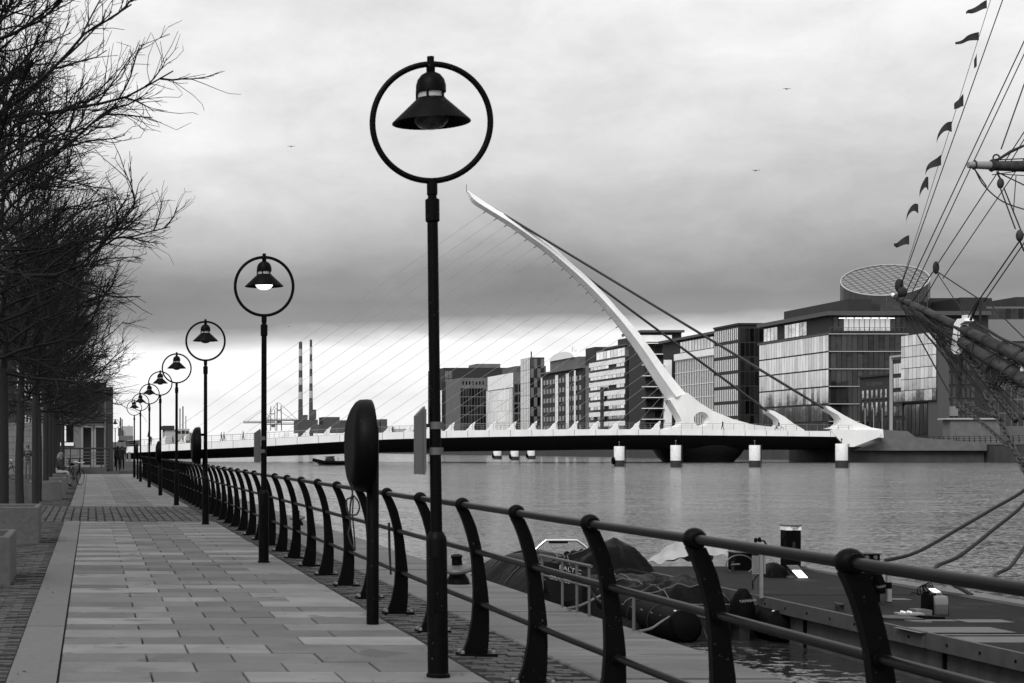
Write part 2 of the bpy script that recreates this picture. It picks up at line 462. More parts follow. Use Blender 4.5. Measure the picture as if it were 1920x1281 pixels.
# paved path
path = struct('paved_path', MB().box(-.225, 2.68, -10, 106, -.046, -.030), M['joint'])
PITCH = .546
cache = {}
def paver_mesh(w, light):
    key = (round(w, 3), light)
    if key not in cache:
        h, d = w/2-.007, PITCH/2-.007; b = .006
        m = MB()
        m.v = [(-h,-d,-.035),(h,-d,-.035),(h,d,-.035),(-h,d,-.035),(-h,-d,-b),(h,-d,-b),(h,d,-b),(-h,d,-b),(-h+b,-d+b,0),(h-b,-d+b,0),(h-b,d-b,0),(-h+b,d-b,0)]
        m.f = [(8,9,10,11)]
        for a in range(4):
            c = (a+1) % 4
            m.f += [(a, c, 4+c, 4+a), (4+a, 4+c, 8+c, 8+a)]
        cache[key] = (m, m.mesh('paver', M['paver_light'] if light else M['paver'], fix=False))
    return cache[key]
rest = {True: MB(), False: MB()}
npav = 0
def row(Yc, odd, single):
    global npav
    ws = [.64, .64, .64, .965] if odd else [.965, .64, .64, .64]
    x = -.222
    for i, w in enumerate(ws):
        light = (i == 0 and not odd) or (i == 3 and odd)
        if random.random() < .09: light = not light
        dz = random.uniform(-.0035, .0035)
        pm, me = paver_mesh(w, light)
        if single:
            o = inst(me, 'paver', path, (x+w/2, Yc, dz)); npav += 1
            o.rotation_euler = (random.uniform(-.004, .004), random.uniform(-.003, .003), 0)
        else:
            r = rest[light]; b = len(r.v)
            r.v += [(a+x+w/2, c+Yc, d+dz) for a, c, d in pm.v]; r.f += [tuple(q+b for q in f) for f in pm.f]
        x += w
k = 0; Yc = 36.45-PITCH/2
while Yc > 4:
    row(Yc, k % 2, Yc > 10.3); Yc -= PITCH; k += 1
Yc = 46.05+PITCH/2
while Yc < 105.5:
    row(Yc, k % 2, npav < 292); Yc += PITCH; k += 1
for L in (False, True):
    tag(rest[L].build('far_pavers', M['paver_light'] if L else M['paver'], path, fix=False), kind='stuff')

# setts: left of the kerb, along the railing, and the band that crosses the path
def setts(x0, x1, y0, y1, px, py, gap, zt, single_max, parent, mt, brick=True):
    m = MB(); ms = MB().box(-px/2+gap/2, px/2-gap/2, -py/2+gap/2, py/2-gap/2, -.045, 0, False).mesh('sett', mt, fix=False)
    Yr = y0+py/2; r = 0; cnt = 0
    while Yr < y1-py/2+.001:
        x = x0+px/2+(px/2 if (brick and r % 2) else 0)
        while x < x1-px/2+.01:
            dz = zt+random.uniform(-.012, .006); 
            if cnt < single_max and Yr > 11.0:
                if x > PX(-20, Yr):
                    o = inst(ms, 'sett', parent, (x, Yr, dz)); cnt += 1
                    o.rotation_euler = (random.uniform(-.03, .03), random.uniform(-.03, .03), random.uniform(-.03, .03))
            else:
                jx, jy = random.uniform(-.006, .006), random.uniform(-.005, .005)
                m.box(x-px/2+gap/2+jx, x+px/2-gap/2+jx, Yr-py/2+gap/2+jy, Yr+py/2-gap/2+jy, -.045, dz, False)
            x += px
        Yr += py; r += 1
    tag(m.build('sett_field', mt, parent, fix=False), kind='stuff')
sl = struct('sett_paving', MB().box(-5.15, -.575, -10, 107, -.047, -.038), M['joint'])
setts(-3.4, -.575, 8, 36.4, .21, .11, .016, .0, 150, sl, M['sett'])
setts(-5.1, -.575, 46.2, 105, .25, .15, .02, .0, 0, sl, M['sett'])
sr = struct('railing_sett_strip', MB().box(2.685, 3.425, -10, 107, -.047, -.038), M['joint'])
setts(2.69, 3.42, 5, 105, .18, .11, .014, -.004, 150, sr, M['sett'])
sb = struct('crossing_sett_band', MB().box(-5.1, 3.42, 36.45, 46.05, -.0468, -.0375), M['joint'])
setts(-5.05, 2.68, 36.5, 46.0, .185, .22, .045, .012, 0, sb, M['band'], False)
# a scatter of fallen leaves, gum and grit along the kerb, planters and railing strip
lm_ = MB(); rl_ = random.Random(21)
for k in range(420):
    Yl = 10.5+45*rl_.random()**1.6; zone = rl_.random()
    xl = rl_.gauss(-.72, .16) if zone < .4 else (rl_.gauss(2.75, .22) if zone < .75 else rl_.uniform(-.2, 2.7))
    s_ = rl_.uniform(.008, .024)*(.6 if zone >= .75 else 1); a0 = rl_.uniform(0, 6.28); zb = .016 if -.58 < xl < -.2 else .010
    lm_.face([(xl+s_*cos(a0+q)*(1.0 if j % 2 else .55), Yl+s_*sin(a0+q)*(1.0 if j % 2 else .55), zb+rl_.uniform(0, .006)) for j, q in enumerate((0, 1.2, 2.2, 3.3, 4.3, 5.3))])
tag(lm_.build('leaf_litter', M['soil'], None, fix=False), 'scattered small leaves and grit on the paving', 'litter', kind='stuff')
# ================================================================== quay railing
RX = 2.88
rl = thing('quay_railing', 'long black iron quay railing with curved posts, ball heads and three rails', 'railing', (RX, 6.29, 0))
prof = [(1.095,-.118,-.036),(1.04,-.092,-.010),(.97,-.066,.018),(.88,-.040,.042),(.8,-.022,.060),(.7,-.010,.077),(.6,-.004,.090),(.5,0,.104),(.41,0,.113),(.27,-.010,.116),(.13,-.038,.114),(.05,-.066,.106),(.012,-.085,.104)]
poly = [(a, z) for z, a, b in prof]+[(b, z) for z, a, b in prof[::-1]]
def bevel_prism(poly, t):
    m = MB(); m.prism(poly, 'y', -t, t); return m
pm = bevel_prism(poly, .027).mesh('post', M['black'])
kn = MB(); kn.ell((-.080, 0, 1.132), .056, .050, .053, 18, 12); kn.tube([(-.080,-.058,1.132),(-.080,.058,1.132)], .036, 14)
knm = kn.mesh('ball_head', M['black'], smooth=True)
bpm = MB().box(-.115, .165, -.085, .085, -.01, .016).mesh('base_plate', M['black'])
bom = MB().lathe([(.014,.016),(.014,.034),(.008,.038)], 6).mesh('bolt', M['steel'])
sockm = MB().tube([(0,-.05,0),(0,.05,0)], .034, 12).mesh('rail_socket', M['black'], smooth=True)
NP = 55; SP = 1.64
for i in range(-2, NP):
    Yp = 6.29+SP*i
    p = inst(pm, 'post', rl, (RX, Yp, 0)); p.rotation_euler = (radians(random.gauss(0, .35)), 0, radians(random.gauss(0, .8)))
    inst(knm, 'ball_head', p, (RX, Yp, 0))
    for dx, z in ((.022,.78),(.058,.385)): inst(sockm, 'rail_socket', p, (RX+dx, Yp, z))
    if i < 30: inst(bpm, 'base_plate', p, (RX, Yp, 0))
    if 0 <= i < 16:
        for x, y in ((-.09,-.06),(-.09,.06),(.14,-.06),(.14,.06)): inst(bom, 'bolt', p, (RX+x, Yp+y, 0))
for dx, z, r in ((-.080,1.132,.0235),(.022,.78,.0215),(.058,.385,.0215)):
    for i in range(-2, NP-1, 3):
        a = 6.29+SP*i; b = min(a+SP*3, 6.29+SP*(NP-1))
        MB().tube([(RX+dx, a+.002, z), (RX+dx, (a+b)/2, z-.003), (RX+dx, b-.002, z)], r, 14).build('rail', M['rail'], rl, smooth=True)

# ================================================================== street lamps
def make_lamp(lit):
    t = thing('street_lamp', 'x', 'street lamp')
    MB().lathe([(.080,0),(.080,.02),(.070,.03),(.070,.93),(.064,.955),(.046,.985),(.042,.99)], 20).build('base_sleeve', M['black'], t, smooth=True)
    MB().box(-.035,.035,-.074,-.068,.45,.82).build('access_door', M['black'], t)
    MB().lathe([(.040,.985),(.036,3.10)], 18).build('pole', M['black'], t, smooth=True)
    MB().lathe([(.036,3.09),(.048,3.10),(.048,3.245),(.038,3.25),(.030,3.258),(.030,3.275),(.036,3.28),(.036,3.385),(.0,3.386)], 18, cap=False).build('collar', M['black'], t, smooth=True)
    MB().torus((0,0,3.77), .397, .0205, 'xz', 72, 10).build('ring', M['black'], t, smooth=True)
    MB().lathe([(0,4.22),(.024,4.218),(.024,4.165),(.03,4.16),(.03,4.12),(.022,4.11),(.022,4.08)], 14, cap=False).build('top_stud', M['black'], t, smooth=True)
    MB().lathe([(.0,4.115),(.03,4.113),(.066,4.092),(.09,4.06),(.101,4.02),(.102,3.975),(.098,3.972)], 24, cap=False).build('dome_cap', M['black'], t, smooth=True)
    MB().lathe([(.088,3.978),(.088,3.93)], 24).build('lantern_glass', M['lampglass'], t, smooth=True)
    cg = MB()
    for k in range(5):
        a = .55+2*pi*k/5; cg.tube([(.095*cos(a),.095*sin(a),3.98),(.095*cos(a),.095*sin(a),3.925)], .008, 6)
    cg.build('lantern_bars', M['black'], t)
    sh = MB().lathe([(.096,3.935),(.100,3.928),(.262,3.775),(.264,3.768),(.258,3.768),(.095,3.922)], 40, cap=False)
    sh.build('shade', M['black'], t, smooth=True)
    b = MB()
    b.lathe([(.0,3.722),(.045,3.727),(.085,3.745),(.112,3.775),(.12,3.80),(.10,3.84)], 24, cap=False)
    b.build('bowl', M['lampon'] if lit else M['lampdull'], t, smooth=True)
    return t
lp = make_lamp(False); lp2 = make_lamp(True)
LX = 2.362
lab = ['nearest and largest black lamp post, bell shade hung inside a ring',
       'second nearest ringed lamp post, bulb glowing white, beside the railing',
       'third nearest ringed lamp post with an oval lifebuoy case beside its pole',
       'fourth nearest ringed lamp post, ring clear against the bright horizon',
       'fifth nearest ringed lamp post, its ring overlapped by the fourth lamp\'s',
       'sixth nearest ringed lamp post, small ring overlapping its neighbours',
       'seventh nearest ringed lamp post, second farthest of the row along the railing',
       'eighth nearest ringed lamp post, last of the row beside the railing',
       'far small lamp post just right of the dark building corner']
lampY = [11.6, 23.3, 35.1, 47.0, 57.8, 68.9, 81.0, 92.4, 151]
for i, Yl in enumerate(lampY):
    o = lp if i == 0 else (lp2 if i == 1 else copy_tree(lp))
    o.location = (LX if i < 8 else 2.17, Yl, 0); o['label'] = lab[i]; o['group'] = 'ringed lamp posts along the quay'
    o.rotation_euler = (0, radians([-.7,.1,0,.1,-.1,.15,0,0,0][i]), radians(random.uniform(-4, 4)))

# sign plates clamped to the first two lamp posts
for Yl, xa, xb, top_a, top_b, bot, lb_, cat in ((11.6, 779, 796, 780, 762, 889, 'grey slant-topped sign plate clamped to the nearest lamp post', 'sign'),
                                     (23.3, 477, 488, 812, 804, 867, 'narrow grey sign plate clamped to the second nearest lamp post', 'sign')):
    t = thing('sign_plate', lb_, cat, (LX-.1, Yl, PZ(bot, Yl)), 'sign plates on lamp posts')
    x0, x1 = PX(xa, Yl), PX(xb, Yl)
    MB().prism([(x0,PZ(bot,Yl)),(x1,PZ(bot+1,Yl)),(x1,PZ(top_b,Yl)),(x0,PZ(top_a,Yl))], 'y', Yl-.02, Yl+.06).build('plate', M['signgrey'], t)
    MB().box(x1-.012, x1+.006, Yl-.035, Yl-.0205, PZ(bot,Yl)+.01, PZ(top_b,Yl)-.02).build('edge_rib', M['signgrey'], t)
    for yy in ((798, 846) if Yl < 15 else (822, 846)):
        z = PZ(yy, Yl)
        c = MB().box(x1+.007, LX-.037, Yl+.0, Yl+.03, z-.012, z+.012); c.build('bracket', M['darkmetal'], t)
        MB().lathe([(.047,z-.025),(.047,z+.025)], 18, (LX-.012, Yl, 0), cap=False).build('clamp', M['signgrey'], t, smooth=True)

# ================================================================== lifebuoy cases
def lifebuoy(loc, side, lb_, post=True, scale=1.0, post_dx=.20, ztop=2.0, zc=1.58, rotz=0):
    t = thing('lifebuoy_case', lb_, 'lifebuoy case', (0,0,0), 'lifebuoy cases along the quay')
    R, W = .395*scale, .195*scale
    # a moulded round case, lens shaped from the side, flat at its back
    ring = []
    n = 28
    m = MB()
    layers = [(-.5,.70),(-.47,.80),(-.40,.88),(-.24,.95),(0,.99),(.34,1.0),(.5,.99)]
    b0 = 0
    for f, s in layers:
        for k in range(n):
            a = 2*pi*k/n
            xl = f*W*(1-.42*max(0, sin(a))**4) if f < 0 else f*W
            m.v.append((xl, cos(a)*R*s, zc+sin(a)*R*s*1.04))
    for i in range(len(layers)-1):
        for k in range(n): m.f.append((i*n+k, i*n+(k+1) % n, (i+1)*n+(k+1) % n, (i+1)*n+k))
    m.f.append(tuple(range(n))); m.f.append(tuple(len(m.v)-n+k for k in range(n)))
    m.build('case', M['black'], t, smooth='all')
    if post:
        MB().tube([(post_dx,0,-.02),(post_dx,0,ztop-.04),(post_dx,0,ztop)], [.055,.055,.03], 12).build('post', M['black'], t, smooth=True)
        MB().box(W*.5-.01, post_dx, -.04, .04, zc-.25, zc-.2).build('bracket', M['black'], t)
        MB().box(W*.5-.01, post_dx, -.04, .04, zc+.2, zc+.25).build('bracket', M['black'], t)
    t.location = loc; t.rotation_euler = (0, 0, rotz)
    return t
lb1 = lifebuoy((2.38, 15.1, 0), 0, 'large black lifebuoy case on its own post between the two nearest lamp posts', ztop=1.78, post_dx=.115)
rp = MB()
def curve(pts, n=20):
    # Catmull-Rom through the points
    out = []
    q = [Vector(p) for p in pts]; q = [q[0]*2-q[1]]+q+[q[-1]*2-q[-2]]
    for i in range(1, len(q)-2):
        for k in range(n):
            t = k/n; a, b, c, d = q[i-1], q[i], q[i+1], q[i+2]
            out.append(tuple(.5*((2*b)+(c-a)*t+(2*a-5*b+4*c-d)*t*t+(3*b-a-3*c+d)*t**3)))
    out.append(tuple(q[-2])); return out
Yr = 15.0
rp.tube(curve([P(661,900,Yr),P(660,930,Yr),P(650,938,Yr),P(653,962,Yr-.03),P(668,965,Yr-.05),P(674,950,Yr-.02),P(668,935,Yr),P(660,932,Yr+.03),P(656,960,Yr+.02),P(657,985,Yr),P(653,1000,Yr),P(658,1018,Yr),P(666,1033,Yr)], 8), .008, 6)
rp.tube(curve([P(657,905,Yr),P(662,935,Yr+.03),P(661,965,Yr+.04),P(664,1000,Yr+.03),P(666,1030,Yr+.03)], 8), .007, 6)
tag(rp.build('lifebuoy_line', M['ropel'], None, smooth=True), 'loose looped cord hanging below the large lifebuoy case', 'rope')
lifebuoy((2.17, 35.2, 0), 0, 'black lifebuoy case hung on the third nearest lamp post', scale=.93, post=True, post_dx=.19, ztop=1.4, zc=1.62)
lifebuoy((2.26, 57.0, 0), 0, 'dark graffitied lifebuoy case on a post beside the fifth nearest lamp', scale=.9, post=True, post_dx=.06, ztop=1.2, zc=1.45)
lifebuoy((2.36, 88.0, 0), 0, 'farthest lifebuoy case, dark, between the last two railing lamps', scale=.9, post=True, post_dx=.06, ztop=1.2, zc=1.45)

# thin steel hanging strips tied on the rails
st = MB()
for dx in (0, .012, .025): st.tube([P(728+dx*100,980,16.4),P(729+dx*100,1030,16.4),P(732+dx*60,1078,16.4)], .006, 5)
tag(st.build('hanging_strap', M['ropel']), 'short bundle of straps tied to the railing right of the lifebuoy post', 'strap')
tag(MB().tube([P(889,985,12.9),P(886,1010,12.85),P(884,1035,12.85)], .005, 5).build('cable_tie', M['ropel']), 'pale cable tie hanging on the railing post right of the nearest lamp', 'cable tie')

# ================================================================== mooring bollards on the coping
def bollard(loc, lb_, s=1.0):
    t = thing('mooring_bollard', lb_, 'bollard', (0,0,0), 'bollards on the coping')
    MB().lathe([(.12*s,0),(.11*s,.05*s),(.085*s,.09*s),(.08*s,.13*s)], 20).build('stem', M['black'], t, smooth=True)
    d = MB().lathe([(.08*s,.11*s),(.155*s,.14*s),(.16*s,.16*s),(.15*s,.18*s),(.06*s,.205*s)], 24); d.build('flange', M['signgrey'], t, smooth=True)
    MB().lathe([(.055*s,.20*s),(.05*s,.27*s),(.058*s,.275*s),(.058*s,.30*s),(.03*s,.31*s)], 16).build('cap', M['black'], t, smooth=True)
    t.location = loc; t.rotation_euler = (radians(6), radians(-8), .4)
bollard((4.22, 19.6, .0), 'iron mooring bollard on the coping just right of the nearest lamp', 1.12)
bollard((4.2, 34.6, .0), 'smaller distant mooring bollard on the coping right of the second lamp', 1.0)

# low steel rail at the quay edge above the boats
lr = thing('ladder_handrail', 'low thin steel handrail at the quay edge in front of covered boat', 'handrail', (4.62, 16.5, 0))
for Yp, h in ((14.55,.30),(15.85,.47),(16.25,.47),(16.75,.47),(17.5,.45)):
    MB().tube([(4.63,Yp,-.05),(4.63,Yp,h)], .014, 8).build('post', M['signgrey'], lr)
MB().tube([(4.63,15.78,.465),(4.63,17.6,.455)], .014, 8).build('rail', M['signgrey'], lr)
MB().tube([(4.63,15.84,.27),(4.63,17.6,.26)], .010, 8).build('rail', M['signgrey'], lr)

# ================================================================== planters
def planter(x1, Y, L, h, w, lb_):
    t = thing('stone_planter', lb_, 'planter', (x1-w/2, Y+L/2, 0), 'granite planters below the trees')
    x0, y1, wt = x1-w, Y+L, .09
    for nm, b in (('front_slab',(x0,x1,Y,Y+wt)),('back_slab',(x0,x1,y1-wt,y1)),('side_slab',(x1-wt,x1,Y+wt+.003,y1-wt-.003)),('side_slab',(x0,x0+wt,Y+wt+.003,y1-wt-.003))):
        m = MB(); a, bb, c, d = b; e_ = .012
        m.box(a, bb, c, d, -.03, h-e_); 
        b0 = len(m.v); m.v += [(a+e_,c+e_,h),(bb-e_,c+e_,h),(bb-e_,d-e_,h),(a+e_,d-e_,h)]
        m.f = [f for f in m.f if f != (4,5,6,7)]
        m.f += [(b0,b0+1,b0+2,b0+3)]+[(4+k, 4+(k+1) % 4, b0+(k+1) % 4, b0+k) for k in range(4)]
        m.build(nm, M['planter'], t)
    MB().box(x0+wt+.003, x1-wt-.003, Y+wt+.003, y1-wt-.003, .0, h-.12).build('soil', M['soil'], t)
    return t
planter(-.92, 19.4, 1.75, .555, 1.5, 'nearest granite planter at the left edge, hollow top showing')
planter(-.855, 27.9, 1.75, .60, 1.6, 'second nearest granite planter, long face cut by the left picture edge')
planter(-.89, 51.7, 1.7, .56, 1.0, 'third nearest granite planter, front face squarely visible below the trunks')
planter(-.87, 58.6, 1.7, .56, 1.0, 'fourth nearest granite planter, between the third one and the seated person')
planter(-.88, 66.5, 1.7, .56, 1.1, 'farthest granite planter, used as a seat by a person')
# ================================================================== bare trees
def grow_tree(seed):
    rnd = random.Random(seed)
    V = []; F = []
    def tub(pts, r0, r1, n):
        b = len(V); N = len(pts)
        d = pts[-1]-pts[0]
        if d.length < 1e-6: return
        d.normalize(); a = Vector((0,0,1)) if abs(d.z) < .8 else Vector((1,0,0))
        u = d.cross(a).normalized(); w = d.cross(u)
        dirs = [(u*cos(2*pi*k/n)+w*sin(2*pi*k/n)) for k in range(n)]
        for i, p in enumerate(pts):
            r = r0+(r1-r0)*i/(N-1)
            for q in dirs: V.append((p.x+q.x*r, p.y+q.y*r, p.z+q.z*r))
        for i in range(N-1):
            for k in range(n):
                k2 = (k+1) % n
                F.append((b+i*n+k, b+i*n+k2, b+(i+1)*n+k2, b+(i+1)*n+k))
    def poly(p, d, L, steps, wob, up):
        pts = [p.copy()]; d = d.normalized(); st = L/steps
        for i in range(steps):
            d = (d+Vector((rnd.gauss(0,wob), rnd.gauss(0,wob), rnd.gauss(0,wob)+up))).normalized()
            p = p+d*st; pts.append(p.copy())
        return pts
    def side(d, ang):
        d = d.normalized(); a = d.cross(Vector((0,0,1)))
        if a.length < .05: a = Vector((1,0,0))
        a.normalize(); b = d.cross(a); ph = rnd.uniform(0, 2*pi)
        s = a*cos(ph)+b*sin(ph)*.75
        return (d*cos(ang)+s*sin(ang)).normalized()
    lead = [Vector((0,0,2.95))]
    for k in range(1, 11): lead.append(Vector((rnd.gauss(0,.05), rnd.gauss(0,.05), 2.95+.52*k)))
    tub(lead, .066, .012, 7)
    NL = 36
    for i in range(NL):
        t = (i+.5)/NL; t = t**.9
        z = 2.65+4.7*t; az = i*2.39996+rnd.uniform(-.4, .4)
        el = radians(2+38*t+rnd.uniform(-10, 12))
        d = Vector((cos(az)*cos(el), sin(az)*cos(el), sin(el)))
        L = (3.25-1.95*t)*rnd.uniform(.72, 1.12)
        base = Vector((0,0,z))
        limb = poly(base, d, L, 9, .135, .015+.045*(1-t))
        tub(limb, .036-.012*t, .0075, 5)
        ns = 11
        for s in range(ns):
            f = .14+.86*(s+rnd.random())/ns; f = min(f, .999); q = f*9; k = int(q); fr = q-k
            p = limb[k].lerp(limb[min(k+1, 9)], fr); dl = (limb[min(k+1, 9)]-limb[k])
            sd_ = side(dl, rnd.uniform(.45, .95)); Ls = ((1-f)*1.15+.38)*rnd.uniform(.65, 1.15)
            sub = poly(p, sd_, Ls, 5, .13, .045)
            tub(sub, .0125, .005, 4)
            nt_ = 8
            for w in range(nt_):
                g = .12+.88*(w+rnd.random())/nt_; q = min(g, .999)*5; k2 = int(q); fr2 = q-k2
                p2 = sub[k2].lerp(sub[min(k2+1, 5)], fr2); d2 = sub[min(k2+1, 5)]-sub[k2]
                tw = poly(p2, side(d2, rnd.uniform(.4, .9)), rnd.uniform(.16, .50), 3, .16, .05)
                tub(tw, .0052, .0028, 3)
                for _ in range(rnd.randint(0, 2)):
                    k3 = rnd.randint(1, 3)
                    d3 = tw[k3]-tw[k3-1]
                    e3 = poly(tw[k3], side(d3, rnd.uniform(.4, 1.0)), rnd.uniform(.06, .20), 1, .1, .05)
                    tub(e3, .0034, .0024, 3)
    m = MB(); m.v = V; m.f = F
    return m.mesh('branches', M['twig'], fix=False)
def trunk_mesh(seed):
    rnd = random.Random(seed+50); m = MB(); pts = []; rr = []
    ox, oy = rnd.uniform(-.04,.04), rnd.uniform(-.04,.04)
    for k in range(13):
        z = -.05+3.05*k/12; pts.append((ox*sin(z*1.2)*min(1, 3-z if z > 2 else 1), oy*sin(z*1.4)*min(1, 3-z if z > 2 else 1), z))
        rr.append((.098-.010*k/12)*(1.25 if k == 0 else 1)*(1+rnd.uniform(-.04,.04)) if k < 12 else .075)
    m.tube(pts, rr, 14); return m.mesh('trunk', M['bark'], smooth=True)
crowns = [grow_tree(s) for s in (3, 11, 29, 47)]; trunks = [trunk_mesh(s) for s in (3, 11, 29)]
treeY = [18.2, 24.2, 30.4, 36.7, 44.6, 50.6, 56.8, 63, 69, 75, 81.5, 88]
tl = ['nearest bare tree, twigs filling the top left corner, trunk outside the picture',
      'bare tree whose long low branches reach farthest right at the upper left']+[
      f'bare tree with the {w} trunk from the left edge' for w in ('first', 'second', 'third', 'fourth', 'fifth', 'sixth', 'seventh', 'eighth', 'ninth')]+[
      'farthest bare tree of the row, in front of the dark building']
for i, Yt in enumerate(treeY):
    t = thing('bare_tree', tl[i], 'tree', (-1.5+random.uniform(-.06,.06), Yt, 0), 'row of bare street trees')
    a = random.uniform(0, 6.28)
    o = inst(trunks[i % 3], 'trunk', t, t.location); o.rotation_euler = (0,0,a)
    o = inst(crowns[i % 4], 'branches', t, t.location); o.rotation_euler = (0,0,a+i)
    s = random.uniform(.96, 1.05); t.scale = (s, s, s if i > 0 else 1.04)
# ================================================================== people
BONES = [('pelvis','spine'),('spine','chest'),('chest','neck'),('neck','head'),('head','crown'),
         ('chest','shl'),('shl','ell'),('ell','wrl'),('wrl','hal'),('chest','shr'),('shr','elr'),('elr','wrr'),('wrr','har'),
         ('pelvis','hil'),('hil','knl'),('knl','anl'),('anl','tol'),('pelvis','hir'),('hir','knr'),('knr','anr'),('anr','tor')]
STAND = dict(pelvis=(0,0,.95), spine=(0,.01,1.12), chest=(0,.0,1.34), neck=(0,0,1.50), head=(0,-.02,1.60), crown=(0,-.01,1.70),
    shl=(-.17,0,1.41), ell=(-.23,.03,1.13), wrl=(-.24,-.06,.90), hal=(-.24,-.09,.82), shr=(.17,0,1.41), elr=(.23,.03,1.13), wrr=(.24,-.06,.90), har=(.24,-.09,.82),
    hil=(-.09,0,.90), knl=(-.10,-.02,.50), anl=(-.10,.02,.08), tol=(-.11,-.13,.035), hir=(.09,0,.90), knr=(.10,-.02,.50), anr=(.10,.02,.08), tor=(.11,-.13,.035))
RAD = dict(pelvis=(.155,.11), spine=(.145,.10), chest=(.165,.11), neck=(.055,.058), head=(.075,.092), crown=(.062,.07), shl=(.07,.07), ell=(.05,.05), wrl=(.036,.036), hal=(.04,.026),
    shr=(.07,.07), elr=(.05,.05), wrr=(.036,.036), har=(.04,.026), hil=(.095,.095), knl=(.066,.066), anl=(.046,.046), tol=(.04,.032), hir=(.095,.095), knr=(.066,.066), anr=(.046,.046), tor=(.04,.032))
def person_mesh(pose, mats, fingers=False, sub=1):
    """one continuous skinned figure facing -Y; mats = (top, trousers, shoes, skin)"""
    J = dict(STAND); J.update(pose); names = list(J); idx = {n: i for i, n in enumerate(names)}
    V = [J[n] for n in names]; E = [(idx[a], idx[b]) for a, b in BONES]; R = [RAD[n] for n in names]
    if fingers:
        for s, h, w in (('l','hal','wrl'),('r','har','wrr')):
            hp, wp = Vector(J[h]), Vector(J[w]); d = (hp-wp).normalized(); sd_ = d.cross(Vector((0,1,.2))).normalized()
            for k in range(4):
                a = hp+sd_*(.022*(k-1.5))+d*.045; b = a+d*(.035+.008*(k in (1, 2)))+Vector((0,-.012,0))
                i0 = len(V); V += [tuple(a), tuple(b)]; R += [(.010,.010),(.008,.008)]; E += [(idx[h], i0), (i0, i0+1)]
            a = wp+d*.03-sd_*.035; b = a+d*.04-sd_*.012; i0 = len(V); V += [tuple(a), tuple(b)]; R += [(.011,.011),(.009,.009)]; E += [(idx[w], i0), (i0, i0+1)]
    me = bpy.data.meshes.new('tmp'); me.from_pydata(V, E, []); ob = bpy.data.objects.new('tmp', me); COL.objects.link(ob)
    sk = ob.modifiers.new('skin', 'SKIN'); sk.use_smooth_shade = True
    for i, r in enumerate(R):
        me.skin_vertices[0].data[i].radius = r
        me.skin_vertices[0].data[i].use_root = (i == 0)
    ss = ob.modifiers.new('sub', 'SUBSURF'); ss.levels = sub; ss.render_levels = sub
    dg = bpy.context.evaluated_depsgraph_get(); dg.update()
    out = bpy.data.meshes.new_from_object(ob.evaluated_get(dg)); out.name = 'body'
    bpy.data.objects.remove(ob)
    out.materials.clear()
    for m in mats: out.materials.append(m)
    def cls(a, b):
        if b in ('head','crown') : return 3
        if b in ('hal','har'): return 3
        if a in ('pelvis','hil','hir') and b not in ('spine',) : return 1
        if b in ('anl','anr'): return 1
        if b in ('tol','tor'): return 2
        return 0
    segs = [(Vector(J[a]), Vector(J[b]), cls(a, b)) for a, b in BONES]
    for p in out.polygons:
        c = p.center; best = 1e9; bi = 0
        for a, b, k in segs:
            ab = b-a; t = max(0, min(1, (c-a).dot(ab)/max(ab.length_squared, 1e-9))); d = (c-(a+ab*t)).length
            if d < best: best = d; bi = k
        p.material_index = bi; p.use_smooth = True
    return out, J
def add_face_hair(t, J, hairm, long_=False):
    h = Vector(J['head']); c = Vector(J['crown']); up = (c-h).normalized(); mid = h.lerp(c, .45)
    m = MB(); m.ell(tuple(mid+Vector((0,.018,.028))), .088, .105, .105, 14, 10)
    if long_: m.tube([tuple(mid+Vector((0,.06,.03))), tuple(mid+Vector((0,.09,-.10))), tuple(mid+Vector((0,.10,-.24)))], [.085,.095,.05], 10)
    m.build('hair', hairm, t, smooth='all')
    n = MB(); n.tube([tuple(h+Vector((0,-.085,.055))), tuple(h+Vector((0,-.112,.015))), tuple(h+Vector((0,-.088,.002)))], [.010,.016,.010], 6)
    for s in (-1, 1): n.ell(tuple(h+Vector((s*.082,.0,.03))), .014,.022,.032, 8, 6)
    n.build('nose_and_ears', M['skin'], t, smooth='all')
    e_ = MB()
    for s in (-1, 1): e_.ell(tuple(h+Vector((s*.032,-.083,.05))), .013,.008,.008, 8, 6)
    e_.tube([tuple(h+Vector((-.025,-.086,-.025))), tuple(h+Vector((.025,-.086,-.025)))], .006, 6)
    e_.build('eyes_and_mouth', M['haird'], t)
def person(label, pose, mats, loc, rotz, hairm=None, fingers=False, sub=1, group=None, long_=False, scale=1.0):
    t = thing('person', label, 'person', (0,0,0), group)
    me, J = person_mesh(pose, mats, fingers, sub)
    inst(me, 'body', t, (0,0,0))
    if hairm: add_face_hair(t, J, hairm, long_)
    t.location = loc; t.rotation_euler = (0,0,rotz); t.scale = (scale,)*3
    return t
D, Mi, Li, Sk = M['cl_dark'], M['cl_mid'], M['cl_light'], M['skin']
# person between the trunks, holding something up to the chest
pt = person('person in dark top and jeans standing between the tree trunks, arms raised', dict(ell=(-.24,-.04,1.16), wrl=(-.10,-.24,1.30), hal=(-.05,-.28,1.36), elr=(.24,-.04,1.16), wrr=(.10,-.24,1.30), har=(.05,-.28,1.36), anl=(-.10,.05,.08)),
       (D, Mi, D, Sk), (PX(52, 90), 90, -.0), 0, M['haird'], True)
b = MB()
for z in (1.06, 1.13, 1.20): b.torus((0,.0,z), .150, .012, 'xy', 20, 5)
b.v = [(x, y*.72, z) for x, y, z in b.v]; b.build('shirt_stripe', M['cl_light'], None).parent = pt
